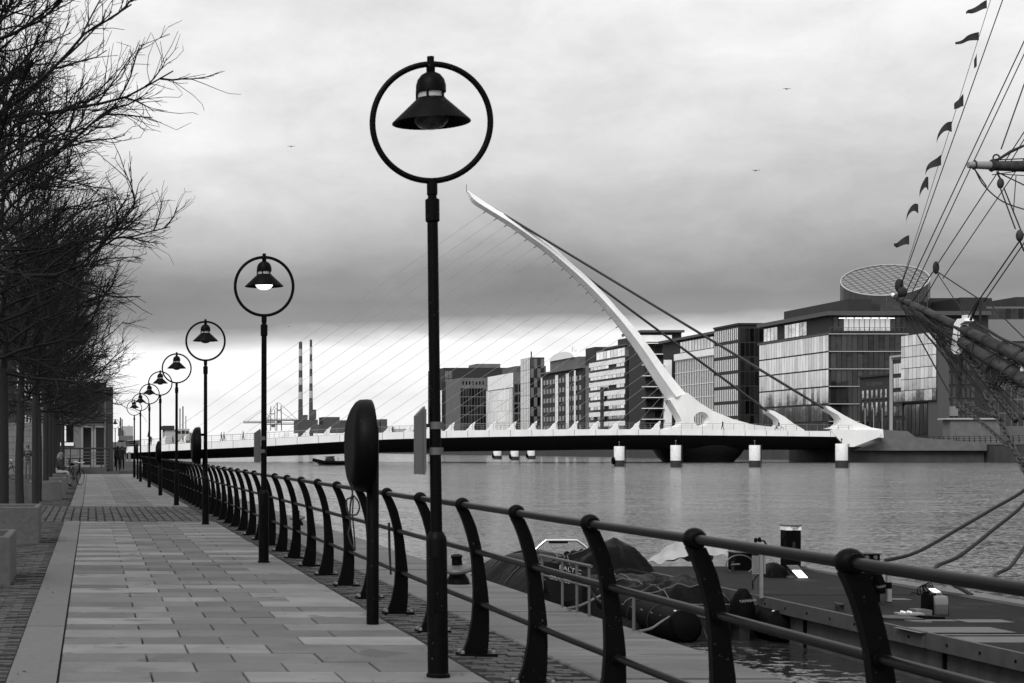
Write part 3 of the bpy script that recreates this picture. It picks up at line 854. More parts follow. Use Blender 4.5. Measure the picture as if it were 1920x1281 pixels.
# seated person on the farthest planter, facing right
SIT = dict(pelvis=(0,0,.10), spine=(0,-.02,.28), chest=(0,-.07,.48), neck=(0,-.12,.63), head=(0,-.17,.71), crown=(0,-.17,.81),
    shl=(-.17,-.07,.54), ell=(-.22,-.14,.27), wrl=(-.12,-.36,.28), hal=(-.08,-.43,.30), shr=(.17,-.07,.54), elr=(.22,-.14,.27), wrr=(.12,-.36,.28), har=(.08,-.43,.30),
    hil=(-.09,-.03,.09), knl=(-.11,-.45,.10), anl=(-.11,-.44,-.36), tol=(-.11,-.58,-.47), hir=(.09,-.03,.09), knr=(.11,-.45,.08), anr=(.11,-.46,-.38), tor=(.11,-.60,-.47))
person('person with long grey hair in dark jacket and pale trousers sitting on planter', SIT, (D, Li, D, Sk), (-1.33, 67.3, .545), radians(90), M['hairg'], True, long_=True)
WALK = dict(knl=(-.10,-.16,.52), anl=(-.10,-.14,.10), tol=(-.11,-.27,.06), knr=(.10,.04,.50), anr=(.10,.26,.12), tor=(.11,.13,.04), wrl=(-.24,.12,.93), hal=(-.24,.14,.85), wrr=(.24,-.18,.95), har=(.24,-.23,.88))
person('person in dark coat walking away just right of the building corner', WALK, (D, D, D, M['haird']), (PX(221,118), 118, 0), radians(180), M['haird'])
person('person in dark clothes at the far end of the path, beside the walker', WALK, (D, D, D, Sk), (PX(229,124), 124, 0), 0, M['haird'])

# ================================================================== bicycles
def bicycle(lb_, loc, rotz):
    t = thing('bicycle', lb_, 'bicycle', (0,0,0), 'parked bicycles')
    for x in (-.52, .52):
        w = MB().torus((x,0,.34), .325, .018, 'xz', 32, 6).build('wheel', M['rubber'], t, smooth='all')
        s = MB(); s.torus((x,0,.34), .305, .008, 'xz', 32, 4)
        for k in range(12): a = 2*pi*k/12; s.tube([(x,0,.34),(x+.305*cos(a),0,.34+.305*sin(a))], .0018, 3, False)
        s.build('rim', M['steel'], w)
    f = MB()
    for a, b_ in (((-.52,0,.34),(-.08,0,.30)),((-.52,0,.34),(-.2,0,.80)),((-.2,0,.86),(-.08,0,.30)),((-.08,0,.30),(.38,0,.72)),((-.19,0,.78),(.36,0,.82)),((.36,0,.90),(.42,0,.62)),((.42,0,.62),(.52,0,.34))): f.tube([a, b_], .016, 6)
    f.build('frame', M['black'], t)
    MB().tube([(-.34,0,.90),(-.22,0,.905),(-.08,0,.89)], [.07,.05,.02], 8).build('saddle', M['rubber'], t, smooth='all')
    MB().tube([(.30,-.26,.98),(.36,-.2,1.0),(.35,0,.96),(.36,.2,1.0),(.30,.26,.98)], .013, 6).build('handlebar', M['chrome'], t)
    cg_ = MB().lathe([(.09,-.004),(.09,.004)], 16).build('chainring', M['darkmetal'], t)
    cg_.rotation_euler = (radians(90),0,0); cg_.location = (-.08,-.03,.30)
    t.location = loc; t.rotation_euler = (radians(4), 0, rotz)
bicycle('bicycle standing at the left edge behind the tree trunks', (PX(8,86), 86, 0), radians(12))
bicycle('dark bicycle leaning beside the seated person', (PX(139,72.5), 72.5, 0), radians(62))

# ================================================================== building at the end of the path
YB = 108.0
bl = thing('quayside_building', 'low building at the path end, pale stone below and dark cladding above', 'building', (PX(150,YB), YB, 0))
def bx(x, y): return PX(x, YB), PZ(y, YB)
xr = PX(212, YB)
MB().box(-22, xr-.45, YB, YB+14, -.1, PZ(793,YB)).build('wall', M['stone'], bl)
MB().box(PX(112,YB), xr, YB-.25, YB+14.2, PZ(792,YB), PZ(726,YB)).build('upper_storey', M['clad'], bl)
MB().box(PX(160,YB), PX(200,YB), YB+.5, YB+8, PZ(725,YB), PZ(717,YB)).build('roof_upstand', M['clad'], bl)
MB().box(xr-.44, xr-.002, YB-.2, YB+14.1, .0, PZ(792,YB)-.004).build('corner_pier', M['clad'], bl)
MB().box(PX(196,YB), PX(199,YB), YB-.30, YB-.252, PZ(880,YB), PZ(727,YB)).build('downpipe', M['signgrey'], bl)
MB().box(PX(180,YB), xr+.01, YB-.275, YB-.252, PZ(776,YB), PZ(774,YB)).build('metal_trim', M['signgrey'], bl)
cp = MB().box(-.17,.17,-.01,.01,-1.0,1.0).mesh('cladding_panel', M['clad'])
for k in range(8): inst(cp, 'cladding_panel', bl, (PX(116,YB)+.2+.35*k, YB-.262, PZ(759,YB)+.02))
# stone blocks of the wall
sm_ = MB().box(-.33,.33,-.02,.02,-.19,.19).mesh('stone_block', M['stone'])
for r in range(7):
    for k in range(11):
        x = -6.6+.68*k+(.34 if r % 2 else 0); z = .55+.40*r
        if x > PX(150, YB) or (PX(110,YB)-.33 < x < PX(139,YB)+.3 and PZ(838,YB)-.2 < z): continue
        if z > PZ(793,YB)-.2: continue
        inst(sm_, 'stone_block', bl, (x, YB-.012, z))
# window with pale sill
w = MB().box(PX(112,YB), PX(137,YB), YB-.06, YB-.034, PZ(829,YB), PZ(797,YB)).build('window', M['glassd'], bl)
MB().box(PX(121,YB), PX(124,YB), YB-.085, YB-.062, PZ(828,YB), PZ(798,YB)).build('mullion', M['fin'], w)
MB().box(PX(111,YB), PX(138,YB), YB-.14, YB-.034, PZ(836,YB), PZ(830,YB)).build('sill', M['fin'], w)
MB().box(PX(111,YB), PX(138,YB), YB-.10, YB-.034, PZ(796.5,YB), PZ(794.5,YB)).build('lintel', M['fin'], w)
# glazed double door
for xa, xb in ((152,175),(176,199)):
    d = MB()
    z0, z1 = PZ(876,YB), PZ(798,YB); x0, x1 = PX(xa,YB), PX(xb,YB); f = .13
    d.box(x0,x0+f,YB-.07,YB-.036,z0,z1).box(x1-f,x1,YB-.07,YB-.036,z0,z1).box(x0+f,x1-f,YB-.07,YB-.036,z1-f,z1).box(x0+f,x1-f,YB-.07,YB-.036,z0,z0+f)
    dd = d.build('door', M['frame'], bl)
    MB().box(x0+f,x1-f,YB-.05,YB-.04,z0+f,z1-f).build('pane', M['glassd'], dd)
    MB().tube([(x1-.06 if xa < 160 else x0+.06, YB-.10, 1.0),(x1-.06 if xa < 160 else x0+.06, YB-.10, 1.35)], .02, 6).build('handle', M['steel'], dd)
MB().box(PX(146,YB), PX(200,YB), YB-.09, YB-.036, PZ(797,YB), PZ(793.5,YB)).build('door_lintel', M['frame'], bl)
# deck edge and railing in front of the doors
tr = thing('terrace_railing', 'low metal railing in front of the building doors', 'railing', (PX(160,YB), YB-1.6, 0))
MB().box(PX(95,106), PX(200,106), YB-2.0, YB-.3, -.03, PZ(880,YB)+.12).build('terrace', M['concd'], tr)
zt = PZ(841, 106.4)
MB().tube([(PX(104,106.4),106.4,zt),(PX(206,106.4),106.4,zt)], .05, 8).build('top_rail', M['darkmetal'], tr)
for x in (113,132,150,170,190,204): MB().tube([(PX(x,106.4),106.4,.1),(PX(x,106.4),106.4,zt)], .035, 6).build('post', M['darkmetal'], tr)
for yy in (848,854,860,866,872,878): MB().tube([(PX(150,106.4),106.4,PZ(yy,106.4)),(PX(204,106.4),106.4,PZ(yy,106.4))], .018, 6).build('bar', M['signgrey'], tr)
tb = thing('cafe_table', 'dark picnic table on the terrace behind the seated person', 'table', (PX(140,105), 105, 0))
MB().box(PX(124,105),PX(155,105),104.7,105.2,PZ(859,105)-.06,PZ(859,105)).build('table_top', M['darkmetal'], tb)
MB().box(PX(126,105),PX(153,105),104.2,104.5,PZ(869,105)-.05,PZ(869,105)).build('bench_seat', M['darkmetal'], tb)
for x in (130,149): MB().box(PX(x,105)-.05,PX(x,105)+.05,104.72,105.18,.0,PZ(859,105)-.061).build('leg', M['darkmetal'], tb)
MB().box(PX(197,105.8),PX(222,105.8),105.2,105.9,-.03,.14).build('step_block', M['concd'], tr)

# left-bank buildings farther on (seen mostly as reflections in the glass across the river)
for i, (x0, x1, y0, y1, h, lb_) in enumerate(((-40,-6,135,210,13,'long low dark block behind the trees on the near bank'),(-50,-8,360,520,19,'grey far block hidden behind the building on the near bank'),(-50,-8,560,800,23,'tall far block on the near bank beyond the bridge'),(-60,-8,830,1200,25,'farthest wide block on the near bank'))):
    t = thing('quay_block', lb_, 'building', ((x0+x1)/2, (y0+y1)/2, 0), 'far blocks on the near bank')
    MB().box(x0,x1,y0,y1,-.1,h).build('wall', M['greywall'] if i % 2 else M['darkwall'], t)
    MB().box(x0-.5,x1+.5,y0-.5,y1+.5,h+.01,h+.8).build('roof', M['slab'], t)
    n = int((y1-y0)/8); wm = MB().box(-.05,.05,-2.2,2.2,-1.1,1.1).mesh('window', M['glassr'])
    for k in range(n):
        for z in range(3, int(h)-2, 4): inst(wm, 'window', t, (x1+.03, y0+4+8*k, z+.5))
# ================================================================== cable-stayed bridge
YD0, YD1, YP = 300.0, 326.0, 313.0
def interp(x, tab):
    if x <= tab[0][0]: return tab[0][1]
    for (a, va), (b_, vb) in zip(tab, tab[1:]):
        if x <= b_: return va+(vb-va)*(x-a)/(b_-a)
    return tab[-1][1]
def smoothtab(tab):
    pts = curve([(a, b_, 0) for a, b_ in tab], 6); return [(p[0], p[1]) for p in pts]
TOP = smoothtab([(237,838),(350,831),(476,824),(600,817),(713,811.5),(856,807.5),(1000,805.5),(1150,805),(1270,805.5),(1430,807),(1600,809)])
BOT = smoothtab([(237,849.5),(350,844),(476,838),(600,830.5),(713,824.5),(856,820.5),(1000,818),(1150,816),(1270,816),(1430,817.5),(1600,819.5)])
SOF = smoothtab([(237,861),(350,858),(476,854),(600,850),(713,846),(856,843.5),(1000,842),(1150,840),(1270,840),(1430,840),(1600,840)])
xs = [237+(1600-237)*k/48 for k in range(49)]
br = thing('cable_stayed_bridge', 'white harp-shaped cable-stayed bridge with curved leaning pylon across the river', 'bridge', (PX(1300,YP), YP, WZ))
m = MB(); n_ = len(xs)
def ribbon(m, rows):
    b0 = len(m.v); w_ = len(rows[0])
    for r in rows: m.v += r
    for i in range(len(rows)-1):
        for k in range(w_-1): m.f.append((b0+i*w_+k, b0+i*w_+k+1, b0+(i+1)*w_+k+1, b0+(i+1)*w_+k))
rows = []; rs = []; rt = []; rf2 = []
for x in xs:
    X = PX(x, YD0); zt = PZ(interp(x, TOP), YD0); zb = PZ(interp(x, BOT), YD0); zs = max(.05, PZ(interp(x, SOF), 304))
    rows.append([(X,YD0+.4,zt),(X,YD0,zt),(X,YD0-.02,zb),(X,YD0+.5,zb-.02)])
    rf2.append([(X,YD1-.4,zt),(X,YD1,zt),(X,YD1+.02,zb),(X,YD1-.5,zb-.02)])
    rs.append([(X,YD0+.45,zb),(X,YD0+4,zs),(X,YD0+10,zs-.35),(X,YD1-10,zs-.35),(X,YD1-4,zs),(X,YD1-.45,zb)])
    rt.append([(X,YD0+.41,zt-.08),(X,YP,zt+.06),(X,YD1-.41,zt-.08)])
m = MB(); ribbon(m, rows); fa = m.build('fascia', M['white'], br)
m = MB(); ribbon(m, rf2); m.build('fascia', M['white'], br)
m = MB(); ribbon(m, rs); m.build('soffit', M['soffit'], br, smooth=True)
m = MB(); ribbon(m, rt); m.build('deck', M['deck'], br)
jm = MB().box(-.03,.03,-.008,.0,-.5,.5)
for k in range(1, 34):
    x = 237+k*40; X = PX(x,YD0); zt = PZ(interp(x,TOP),YD0); zb = PZ(interp(x,BOT),YD0)
    MB().prism([(X-.03,zb+.03),(X+.03,zb+.03),(X+.03,zt-.03),(X-.03,zt-.03)], 'y', YD0-.03, YD0-.021).build('fascia_joint', M['signgrey'], fa)
def ztop(x): return PZ(interp(x, TOP), YD0)
# parapets: posts and rails
for Yp in (YD0+.25, YD1-.25):
    pp = MB()
    for k in range(0, 70):
        x = 240+k*19.6; X = PX(x, YD0)
        if x > 1600: break
        pp.box(X-.025, X+.025, Yp-.03, Yp+.03, ztop(x)-.1, ztop(x)+1.08)
    pts = [(PX(x,YD0), Yp, ztop(x)+1.1) for x in xs]
    pp.tube(pts, .03, 6)
    for h in (.35,.7): pp.tube([(a, b_, c-1.1+h) for a, b_, c in pts], .010, 4)
    pp.build('parapet', M['steel'], br)
# pylon: kite section, lower faces turned down
st_ = [((876,359),(876,358)),((884,379),(890,366.5)),((910,397),(921,387)),((950,422),(963,412)),((988,449),(1003,439.5)),((1023,475),(1038,465)),((1057,504),(1070,494)),((1088,533),(1102,522)),
      ((1118,564),(1133,553)),((1146,596),(1162,586)),((1171,629),(1190,617)),((1195,663),(1216,651)),((1218,700),(1243,688)),((1240,735),(1270,722)),((1250,750),(1283,737))]
def up(pt, Y): return Vector((PX(pt[0], Y), Y, PZ(pt[1], Y)))
_l = curve([(a[0], a[1], 0) for a, b_ in st_], 4); _r = curve([(b_[0], b_[1], 0) for a, b_ in st_], 4)
st_ = [((a[0], a[1]), (b_[0], b_[1])) for a, b_ in zip(_l, _r)]
m = MB(); rows = []
for i, (l, r) in enumerate(st_):
    L, R_ = up(l, YP), up(r, YP); f = i/(len(st_)-1); hw = .10 if i == 0 else .75+1.45*f
    mid = L.lerp(R_, .34); top = L.lerp(R_, .93)
    def y_(v, d): return (v.x, v.y+d, v.z)
    rows.append([y_(L,-hw*.10), y_(mid,-hw), y_(top,-hw*.62), y_(R_,-hw*.2), y_(R_,hw*.2), y_(top,hw*.62), y_(mid,hw), y_(L,hw*.08), y_(L,-hw*.08)])
ribbon(m, rows); m.f.append(tuple(range(8))[::-1]); m.f.append(tuple((len(rows)-1)*9+k for k in range(8)))
py = m.build('pylon', M['white'], br)
MB().tube([up((875,361),YP), up((874.5,346),YP)], .05, 5).build('lightning_rod', M['darkmetal'], py)
# base with round opening
outer = [(1250,750),(1262,770),(1269,782),(1273,791),(1271,797),(1263,801),(1247,804),(1240,808),(1462,809),(1450,802),(1405,796.5),(1367,786),(1330,770.5),(1305,755),(1283,737)]
oc = [(PX(a,YP), PZ(b_,YP)) for a, b_ in outer]
hc = (PX(1308,YP), PZ(786.5,YP)); hr = 1.12
bm = bmesh.new()
def loop(pts, y): 
    vs_ = [bm.verts.new((p, y, q)) for p, q in pts]
    es = [bm.edges.new((vs_[i], vs_[(i+1) % len(vs_)])) for i in range(len(vs_))]
    return vs_, es
hole = [(hc[0]+hr*cos(2*pi*k/28), hc[1]+hr*sin(2*pi*k/28)) for k in range(28)]
holeb = [(hc[0]+1.25*hr*cos(2*pi*k/28)+.1, hc[1]+1.2*hr*sin(2*pi*k/28)) for k in range(28)]
ya, yb = YP-1.7, YP+1.7
vo, eo = loop(oc, ya); vh, eh = loop(holeb, ya)
bmesh.ops.triangle_fill(bm, use_beauty=True, edges=eo+eh)
vo2, eo2 = loop(oc, yb); vh2, eh2 = loop(holeb, yb)
bmesh.ops.triangle_fill(bm, use_beauty=True, edges=eo2+eh2)
vm = [bm.verts.new((p, YP, q)) for p, q in hole]
for i in range(len(oc)):
    j = (i+1) % len(oc); bm.faces.new((vo[i], vo[j], vo2[j], vo2[i]))
for i in range(28):
    j = (i+1) % 28; bm.faces.new((vh[i], vh[j], vm[j], vm[i])); bm.faces.new((vm[i], vm[j], vh2[j], vh2[i]))
bmesh.ops.recalc_face_normals(bm, faces=bm.faces)
me = bpy.data.meshes.new('pylon_base'); bm.to_mesh(me); bm.free(); me.materials.append(M['white'])
inst(me, 'pylon_base', br, br.location).data.transform(Matrix.Translation(-Vector(br.location)))
# stay cables and their deck anchors
att = [(910,397),(931,410),(950,422),(969,435.5),(988,449),(1005,462),(1023.5,475),(1040,489),(1057,504),(1072,519),(1088,533),(1103.5,548),(1118,564),(1133,580),(1146,596),(1159,612),(1171.5,629),(1184,646),(1195,662),(1206,679),(1217,696),(1227,712),(1236,727),(1244,740),(1251,752)]
for i, a in enumerate(att):
    xd = 306+38.6*i; zt = PZ(interp(xd, TOP), YD0)+.05
    A = up(a, YP); Xd = PX(xd, YP); peak = (Xd+.2, YP, zt+1.35)
    MB().tube([tuple(A), peak], .028, 5).build('stay_cable', M['cable'], br)
    MB().prism([(Xd-1.35, zt-.1),(Xd+.45, zt-.1),(Xd+.28, zt+.7),(Xd+.55, zt+1.62),(Xd-.25, zt+1.05),(Xd-.6, zt+.5)], 'y', YP-.32, YP+.32).build('cable_anchor', M['white'], br)
    d = (Vector(peak)-A).normalized()
    MB().tube([tuple(A-d*.3), tuple(A+d*.55)], .10, 6).build('cable_socket', M['signgrey'], br)
for (b0, Yb) in (((1545,766), YD0+2.2), ((1441,773), YD1-2.2)):
    for dy in (-.30, .30):
        a0 = up((926,391), YP); MB().tube([(a0.x, a0.y+dy*.6, a0.z), (PX(b0[0],Yb), Yb+dy, PZ(b0[1],Yb))], .17, 8).build('backstay', M['backstay'], br)
# backstay anchor fins
fn = [(1540,761.5),(1549,763),(1575,779),(1600,792),(1626,802),(1648,805.5),(1649,821),(1588,821),(1556,807),(1550,804),(1562,801),(1569,795),(1570,787),(1563,778),(1546,769)]
def fin_at(pts, Y): return [(PX(a,Y), PZ(b_,Y)) for a, b_ in pts]
MB().prism(fin_at(fn, YD0+2.2), 'y', YD0+.6, YD0+3.6).build('backstay_anchor', M['white'], br)
f2 = [(1436,769),(1446,771),(1466,782),(1482,794),(1502,806),(1505,812),(1440,812),(1443,805),(1451,802),(1456,796),(1455,788),(1447,781),(1438,775)]
MB().prism(fin_at(f2, YD1-2.2), 'y', YD1-3.6, YD1-.6).build('backstay_anchor', M['white'], br)
MB().prism([(PX(1556,YD0),PZ(806,YD0)),(PX(1650,YD0),PZ(806,YD0)),(PX(1650,YD0),PZ(819,YD0)),(PX(1600,YD0),PZ(838,YD0)),(PX(1585,YD0),PZ(838,YD0))], 'y', YD0-.1, YD0+.55).build('end_fascia', M['white'], br)
# caisson under the pylon
cs = MB(); prof = [(5.6,WZ-3),(6.0,WZ),(7.0,.3),(7.8,1.5),(7.9,2.2),(7.6,2.25),(7.2,2.3)]
nseg = 40; b0 = 0; cx = PX(1308,YP)
for r, z in prof:
    for k in range(nseg): a = 2*pi*k/nseg; cs.v.append((cx+r*cos(a), YP+r*1.25*sin(a), z))
for i in range(len(prof)-1):
    for k in range(nseg): cs.f.append((i*nseg+k, i*nseg+(k+1) % nseg, (i+1)*nseg+(k+1) % nseg, (i+1)*nseg+k))
cs.f.append(tuple((len(prof)-1)*nseg+k for k in range(nseg)))
cs.build('caisson', M['caisson'], br, smooth=True)
# abutments
ab = thing('bridge_abutment', 'stepped concrete abutment at the right end of the bridge', 'abutment', (PX(1655,302), 302, WZ), 'bridge abutments')
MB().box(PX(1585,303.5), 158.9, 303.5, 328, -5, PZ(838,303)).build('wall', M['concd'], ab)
MB().prism([(PX(1650.5,303),PZ(806,303)),(PX(1700,303),PZ(808.5,303)),(PX(1715,303),PZ(820,303)),(158.9,PZ(831.5,303)),(158.9,PZ(845,303)),(PX(1600,303),PZ(845,303)),(PX(1650.5,303),PZ(828,303))], 'y', 302.6, 329).build('parapet_wall', M['conc'], ab)
ab2 = thing('bridge_abutment', 'grey abutment wall at the left end of the bridge', 'abutment', (5, 302, WZ), 'bridge abutments')
MB().box(-8, PX(237.5,YD0), 300.2, 327, -5, PZ(838,YD0)-.02).build('wall', M['conc'], ab2)
MB().box(-8, PX(236,YD0), 299.6, 300.19, PZ(839,YD0), PZ(829,YD0)).build('parapet_wall', M['conc'], ab2)
MB().box(PX(240,298), PX(245,298), 297.6, 298, WZ-1, PZ(848,298)).build('pier_post', M['conc'], ab2)

# ================================================================== mooring dolphins
def dolphin(px, py_top, py_base, wpx, lb_, fender):
    Y = (EYE-WZ)*FPX/(py_base-VPY); r = wpx*.5*Y/FPX; X = PX(px, Y); zt = PZ(py_top, Y); zm = WZ+(zt-WZ)*.30
    t = thing('mooring_dolphin', lb_, 'dolphin pile', (X, Y, WZ), 'white mooring dolphins in the river')
    MB().lathe([(r,zm),(r,zt-.05),(r*.96,zt)], 20, (X,Y,0)).build('upper_shaft', M['pile'], t, smooth=True)
    MB().lathe([(r*1.005,WZ-3),(r*1.005,zm-.004)], 20, (X,Y,0)).build('lower_shaft', M['algae'], t, smooth=True)
    ld = MB()
    for s in (-.16, .16): ld.tube([(X+r+.12,Y-.1+s,WZ-.5),(X+r+.12,Y-.1+s,zt)], .03, 5)
    z = WZ
    while z < zt: ld.tube([(X+r+.12,Y-.26,z),(X+r+.12,Y+.06,z)], .022, 4); ld.box(X+r-.05,X+r+.12,Y-.12,Y-.08,z+.1,z+.14); z += .28
    ld.build('ladder', M['darkmetal'], t)
    mk = MB(); mk.tube([(X,Y,zt),(X,Y,zt+.5)], .05, 6); mk.ell((X,Y,zt+.55), .11,.11,.13, 8, 6); mk.build('beacon', M['signgrey'], t)
    if fender: MB().torus((X-r-.12,Y,WZ+.75), .38, .16, 'yz', 20, 8).build('tyre_fender', M['rubber'], t, smooth='all')
for a in ((932.5,840,861,15,'white-topped dolphin pile, leftmost of the three small ones under the bridge',True),(965,840,863,15,'white-topped dolphin pile, middle of the three small ones under the bridge',True),(996,840,861,14,'white-topped dolphin pile, rightmost of the three small ones under the bridge',True),
          (1161,837,874.5,19,'white-topped dolphin pile standing left of the dark caisson',True),(1267,835,876,19,'white-topped dolphin pile in front of the dark caisson',False),(1415,835,876,20,'white-topped dolphin pile standing right of the dark caisson',False),(1578,832,877,22,'white-topped dolphin pile at the right end of the bridge',False)):
    dolphin(*a)

# ================================================================== people on the bridge
bp_mesh = {}
def bperson(px, Yp, lb_, kind=0, rz=0):
    t = thing('person', lb_, 'person', (PX(px, Yp), Yp, ztop(PX(px,Yp)/YD0*FPX+VPX)-.07), 'people crossing the bridge')
    if kind not in bp_mesh: bp_mesh[kind] = person_mesh(WALK if kind == 0 else {}, (D, D, D, Sk), False, 1)[0]
    o = inst(bp_mesh[kind], 'body', t, t.location); o.rotation_euler = (0,0,rz)
    return t
for px, lb_, kd, rz in ((283,'person with dark flag on the bridge near its left end',1,0),(279,'person on the bridge just left of the flag bearer',0,1.5),(324,'person walking on the bridge between the fourth and fifth lamps',0,1.5),(343,'person walking on the bridge just right of the fourth lamp',0,-1.5),
        (415,'person in a pair on the bridge left of the second lamp, left one',0,1.5),(420,'person in a pair on the bridge left of the second lamp, right one',0,1.5),(456,'lone person on the bridge just left of the second lamp',0,-1.5),
        (1047,'person on the bridge among the cable anchors, left of the caisson, left one',1,0),(1052,'person on the bridge among the cable anchors, left of the caisson, right one',0,1.5),(1355,'person walking on the bridge right of the round pylon opening',0,-1.5)):
    bperson(px, 301.6, lb_, kd, rz)
cy = thing('cyclist', 'cyclist riding on the bridge beside the far backstay anchor', 'person', (PX(1461,301.6), 301.6, ztop(1461)-.07))
o = inst(person_mesh(dict(SIT), (D, D, D, Sk), False, 1)[0], 'body', cy, (cy.location.x, cy.location.y, cy.location.z+.88)); o.rotation_euler = (0,0,-1.5)
w_ = MB()
for s in (-.5, .5): w_.torus((cy.location.x+s, 301.6, cy.location.z+.34), .33, .03, 'xz', 16, 5)
w_.tube([(cy.location.x-.5,301.6,cy.location.z+.34),(cy.location.x,301.6,cy.location.z+.85),(cy.location.x+.45,301.6,cy.location.z+.9),(cy.location.x+.5,301.6,cy.location.z+.34)], .03, 5)
w_.build('bicycle', M['black'], cy)
fl = thing('hand_flag', 'dark triangular flag on a leaning pole at the left end of bridge', 'flag', (PX(284,301.6), 301.6, ztop(284)))
MB().tube([(PX(284,301.6),301.6,ztop(284)+.9),(PX(278,301.6),301.6,PZ(808,301.6))], .03, 5).build('pole', M['darkmetal'], fl)
MB().prism(fin_at([(278,809),(283,821),(276,819)], 301.6), 'y', 301.55, 301.62).build('cloth', M['flag'], fl)
# ================================================================== buildings across the river
XF = 170.0; G0 = 2.38; RT = random.Random(77)
def YF(px, X=XF): return FPX*X/(px-VPX)
def building(name, label, X0, X1, Y0, Y1, z1, wall, group='buildings across the river', z0=G0):
    t = thing(name, label, 'building', ((X0+X1)/2, (Y0+Y1)/2, G0), group)
    MB().box(X0, X1, Y0, Y1, z0, z1).build('wall', wall, t)
    return t
def panes_river(t, X, Y0, Y1, z0, z1, ny, nz, gy, gz, mt, name='window', proud=.12, skip=None):
    dy, dz = (Y1-Y0)/ny, (z1-z0)/nz
    me = MB().box(-proud, 0, -dy/2+gy/2, dy/2-gy/2, -dz/2+gz/2, dz/2-gz/2).mesh(name, mt)
    for j in range(nz):
        for i in range(ny):
            if skip and skip(i, j): continue
            o = inst(me, name, t, (X-.004, Y0+dy*(i+.5), z0+dz*(j+.5))); o.rotation_euler = (0, RT.gauss(0, .006), RT.gauss(0, .006))
def panes_front(t, Y, X0, X1, z0, z1, nx, nz, gx, gz, mt, name='window', proud=.12, skip=None):
    dx, dz = (X1-X0)/nx, (z1-z0)/nz
    me = MB().box(-dx/2+gx/2, dx/2-gx/2, -proud, 0, -dz/2+gz/2, dz/2-gz/2).mesh(name, mt)
    for j in range(nz):
        for i in range(nx):
            if skip and skip(i, j): continue
            o = inst(me, name, t, (X0+dx*(i+.5), Y-.004, z0+dz*(j+.5))); o.rotation_euler = (RT.gauss(0, .006), 0, RT.gauss(0, .006))
def slabs_river(t, X, Y0, Y1, zs, h, mt, out=.35, name='floor_band'):
    for z in zs: MB().box(X-out, X-.002, Y0, Y1, z-h/2, z+h/2).build(name, mt, t)
def slabs_front(t, Y, X0, X1, zs, h, mt, out=.35, name='floor_band'):
    for z in zs: MB().box(X0, X1, Y-out, Y-.002, z-h/2, z+h/2).build(name, mt, t)
def fins_river(t, X, Y0, Y1, z0, z1, n, w, out, mt, name='fin_screen'):
    m = MB()
    for k in range(n):
        y = Y0+(Y1-Y0)*(k+.5)/n; m.box(X-out, X-.01, y-w/2, y+w/2, z0, z1)
    m.build(name, mt, t)
def fins_front(t, Y, X0, X1, z0, z1, n, w, out, mt, name='fin_screen'):
    m = MB()
    for k in range(n):
        x = X0+(X1-X0)*(k+.5)/n; m.box(x-w/2, x+w/2, Y-out, Y-.01, z0, z1)
    m.build(name, mt, t)
# --- big glass office with the slanted drum
Y0, Y1 = YF(1555), YF(1424)
o1 = building('glass_office', 'large glass office block with a slanted glass drum on its roof', XF, 207, Y0, Y1, 28.0, M['darkwall'])
zl = [28.0-4.02*k for k in range(7)]
panes_river(o1, XF, Y0+.2, Y1-.2, zl[4], 28.0, 26, 4, .10, .35, M['glassm'])
panes_river(o1, XF, Y0+.2, Y1-.2, zl[6], zl[4]-.1, 26, 2, .10, .35, M['glassm'])
panes_front(o1, Y0, XF+.3, 187.5, zl[5], 28.0, 14, 5, .12, .45, M['glassr'])
panes_front(o1, Y0, XF+.3, 187.5, 2.5, zl[5]-.4, 8, 1, .2, .3, M['glassr'])
slabs_front(o1, Y0, XF-.2, 188, [z for z in zl[:6]], .18, M['farl'], .6)
slabs_river(o1, XF, Y0, Y1, [28.1], .5, M['slab'], .5)
MB().box(XF+.8, 207, Y0+.8, Y1-.5, 28.01, 32.3).build('penthouse', M['darkwall'], o1)
panes_front(o1, Y0+.8, XF+1.2, 188, 28.7, 32.0, 14, 1, .2, .2, M['glassr'], 'window', skip=lambda i, j: 1 < i < 11)
panes_front(o1, Y0+.8, XF+1.2, 188, 28.7, 32.0, 14, 1, .2, .2, M['officeglow'], 'lit_window', skip=lambda i, j: not 1 < i < 11)
panes_river(o1, XF+.8, Y0+1, Y1-1, 28.6, 32.0, 18, 1, .25, .2, M['glassb'], skip=lambda i, j: i in (0,1,2,3,4,5,12,13))
lm = MB().box(-.72,.72,-.06,0,-.07,.07).mesh('ceiling_light', M['officelight'])
for k in range(7): inst(lm, 'ceiling_light', o1, (XF+3.2+1.9*k, Y0+.66, 31.7))
MB().box(XF-.6, 207, Y0-.6, Y1+.3, 32.31, 33.25).build('roof', M['slab'], o1)
MB().box(XF+5, 180.6, Y0+2, Y1-3, 33.26, 36.2).build('plant_room', M['darkwall'], o1)
MB().box(201.2, 207.2, Y0+2, Y1-3, 33.26, 36.6).build('plant_room', M['darkwall'], o1)
bal = MB()
for k in range(18): bal.box(XF+.2+1.0*k, XF+.26+1.0*k, Y0+.2, Y0+.26, 28.4, 29.5)
bal.box(XF+.2, 187.5, Y0+.18, Y0+.28, 29.5, 29.58); bal.build('balcony_rail', M['slab'], o1)
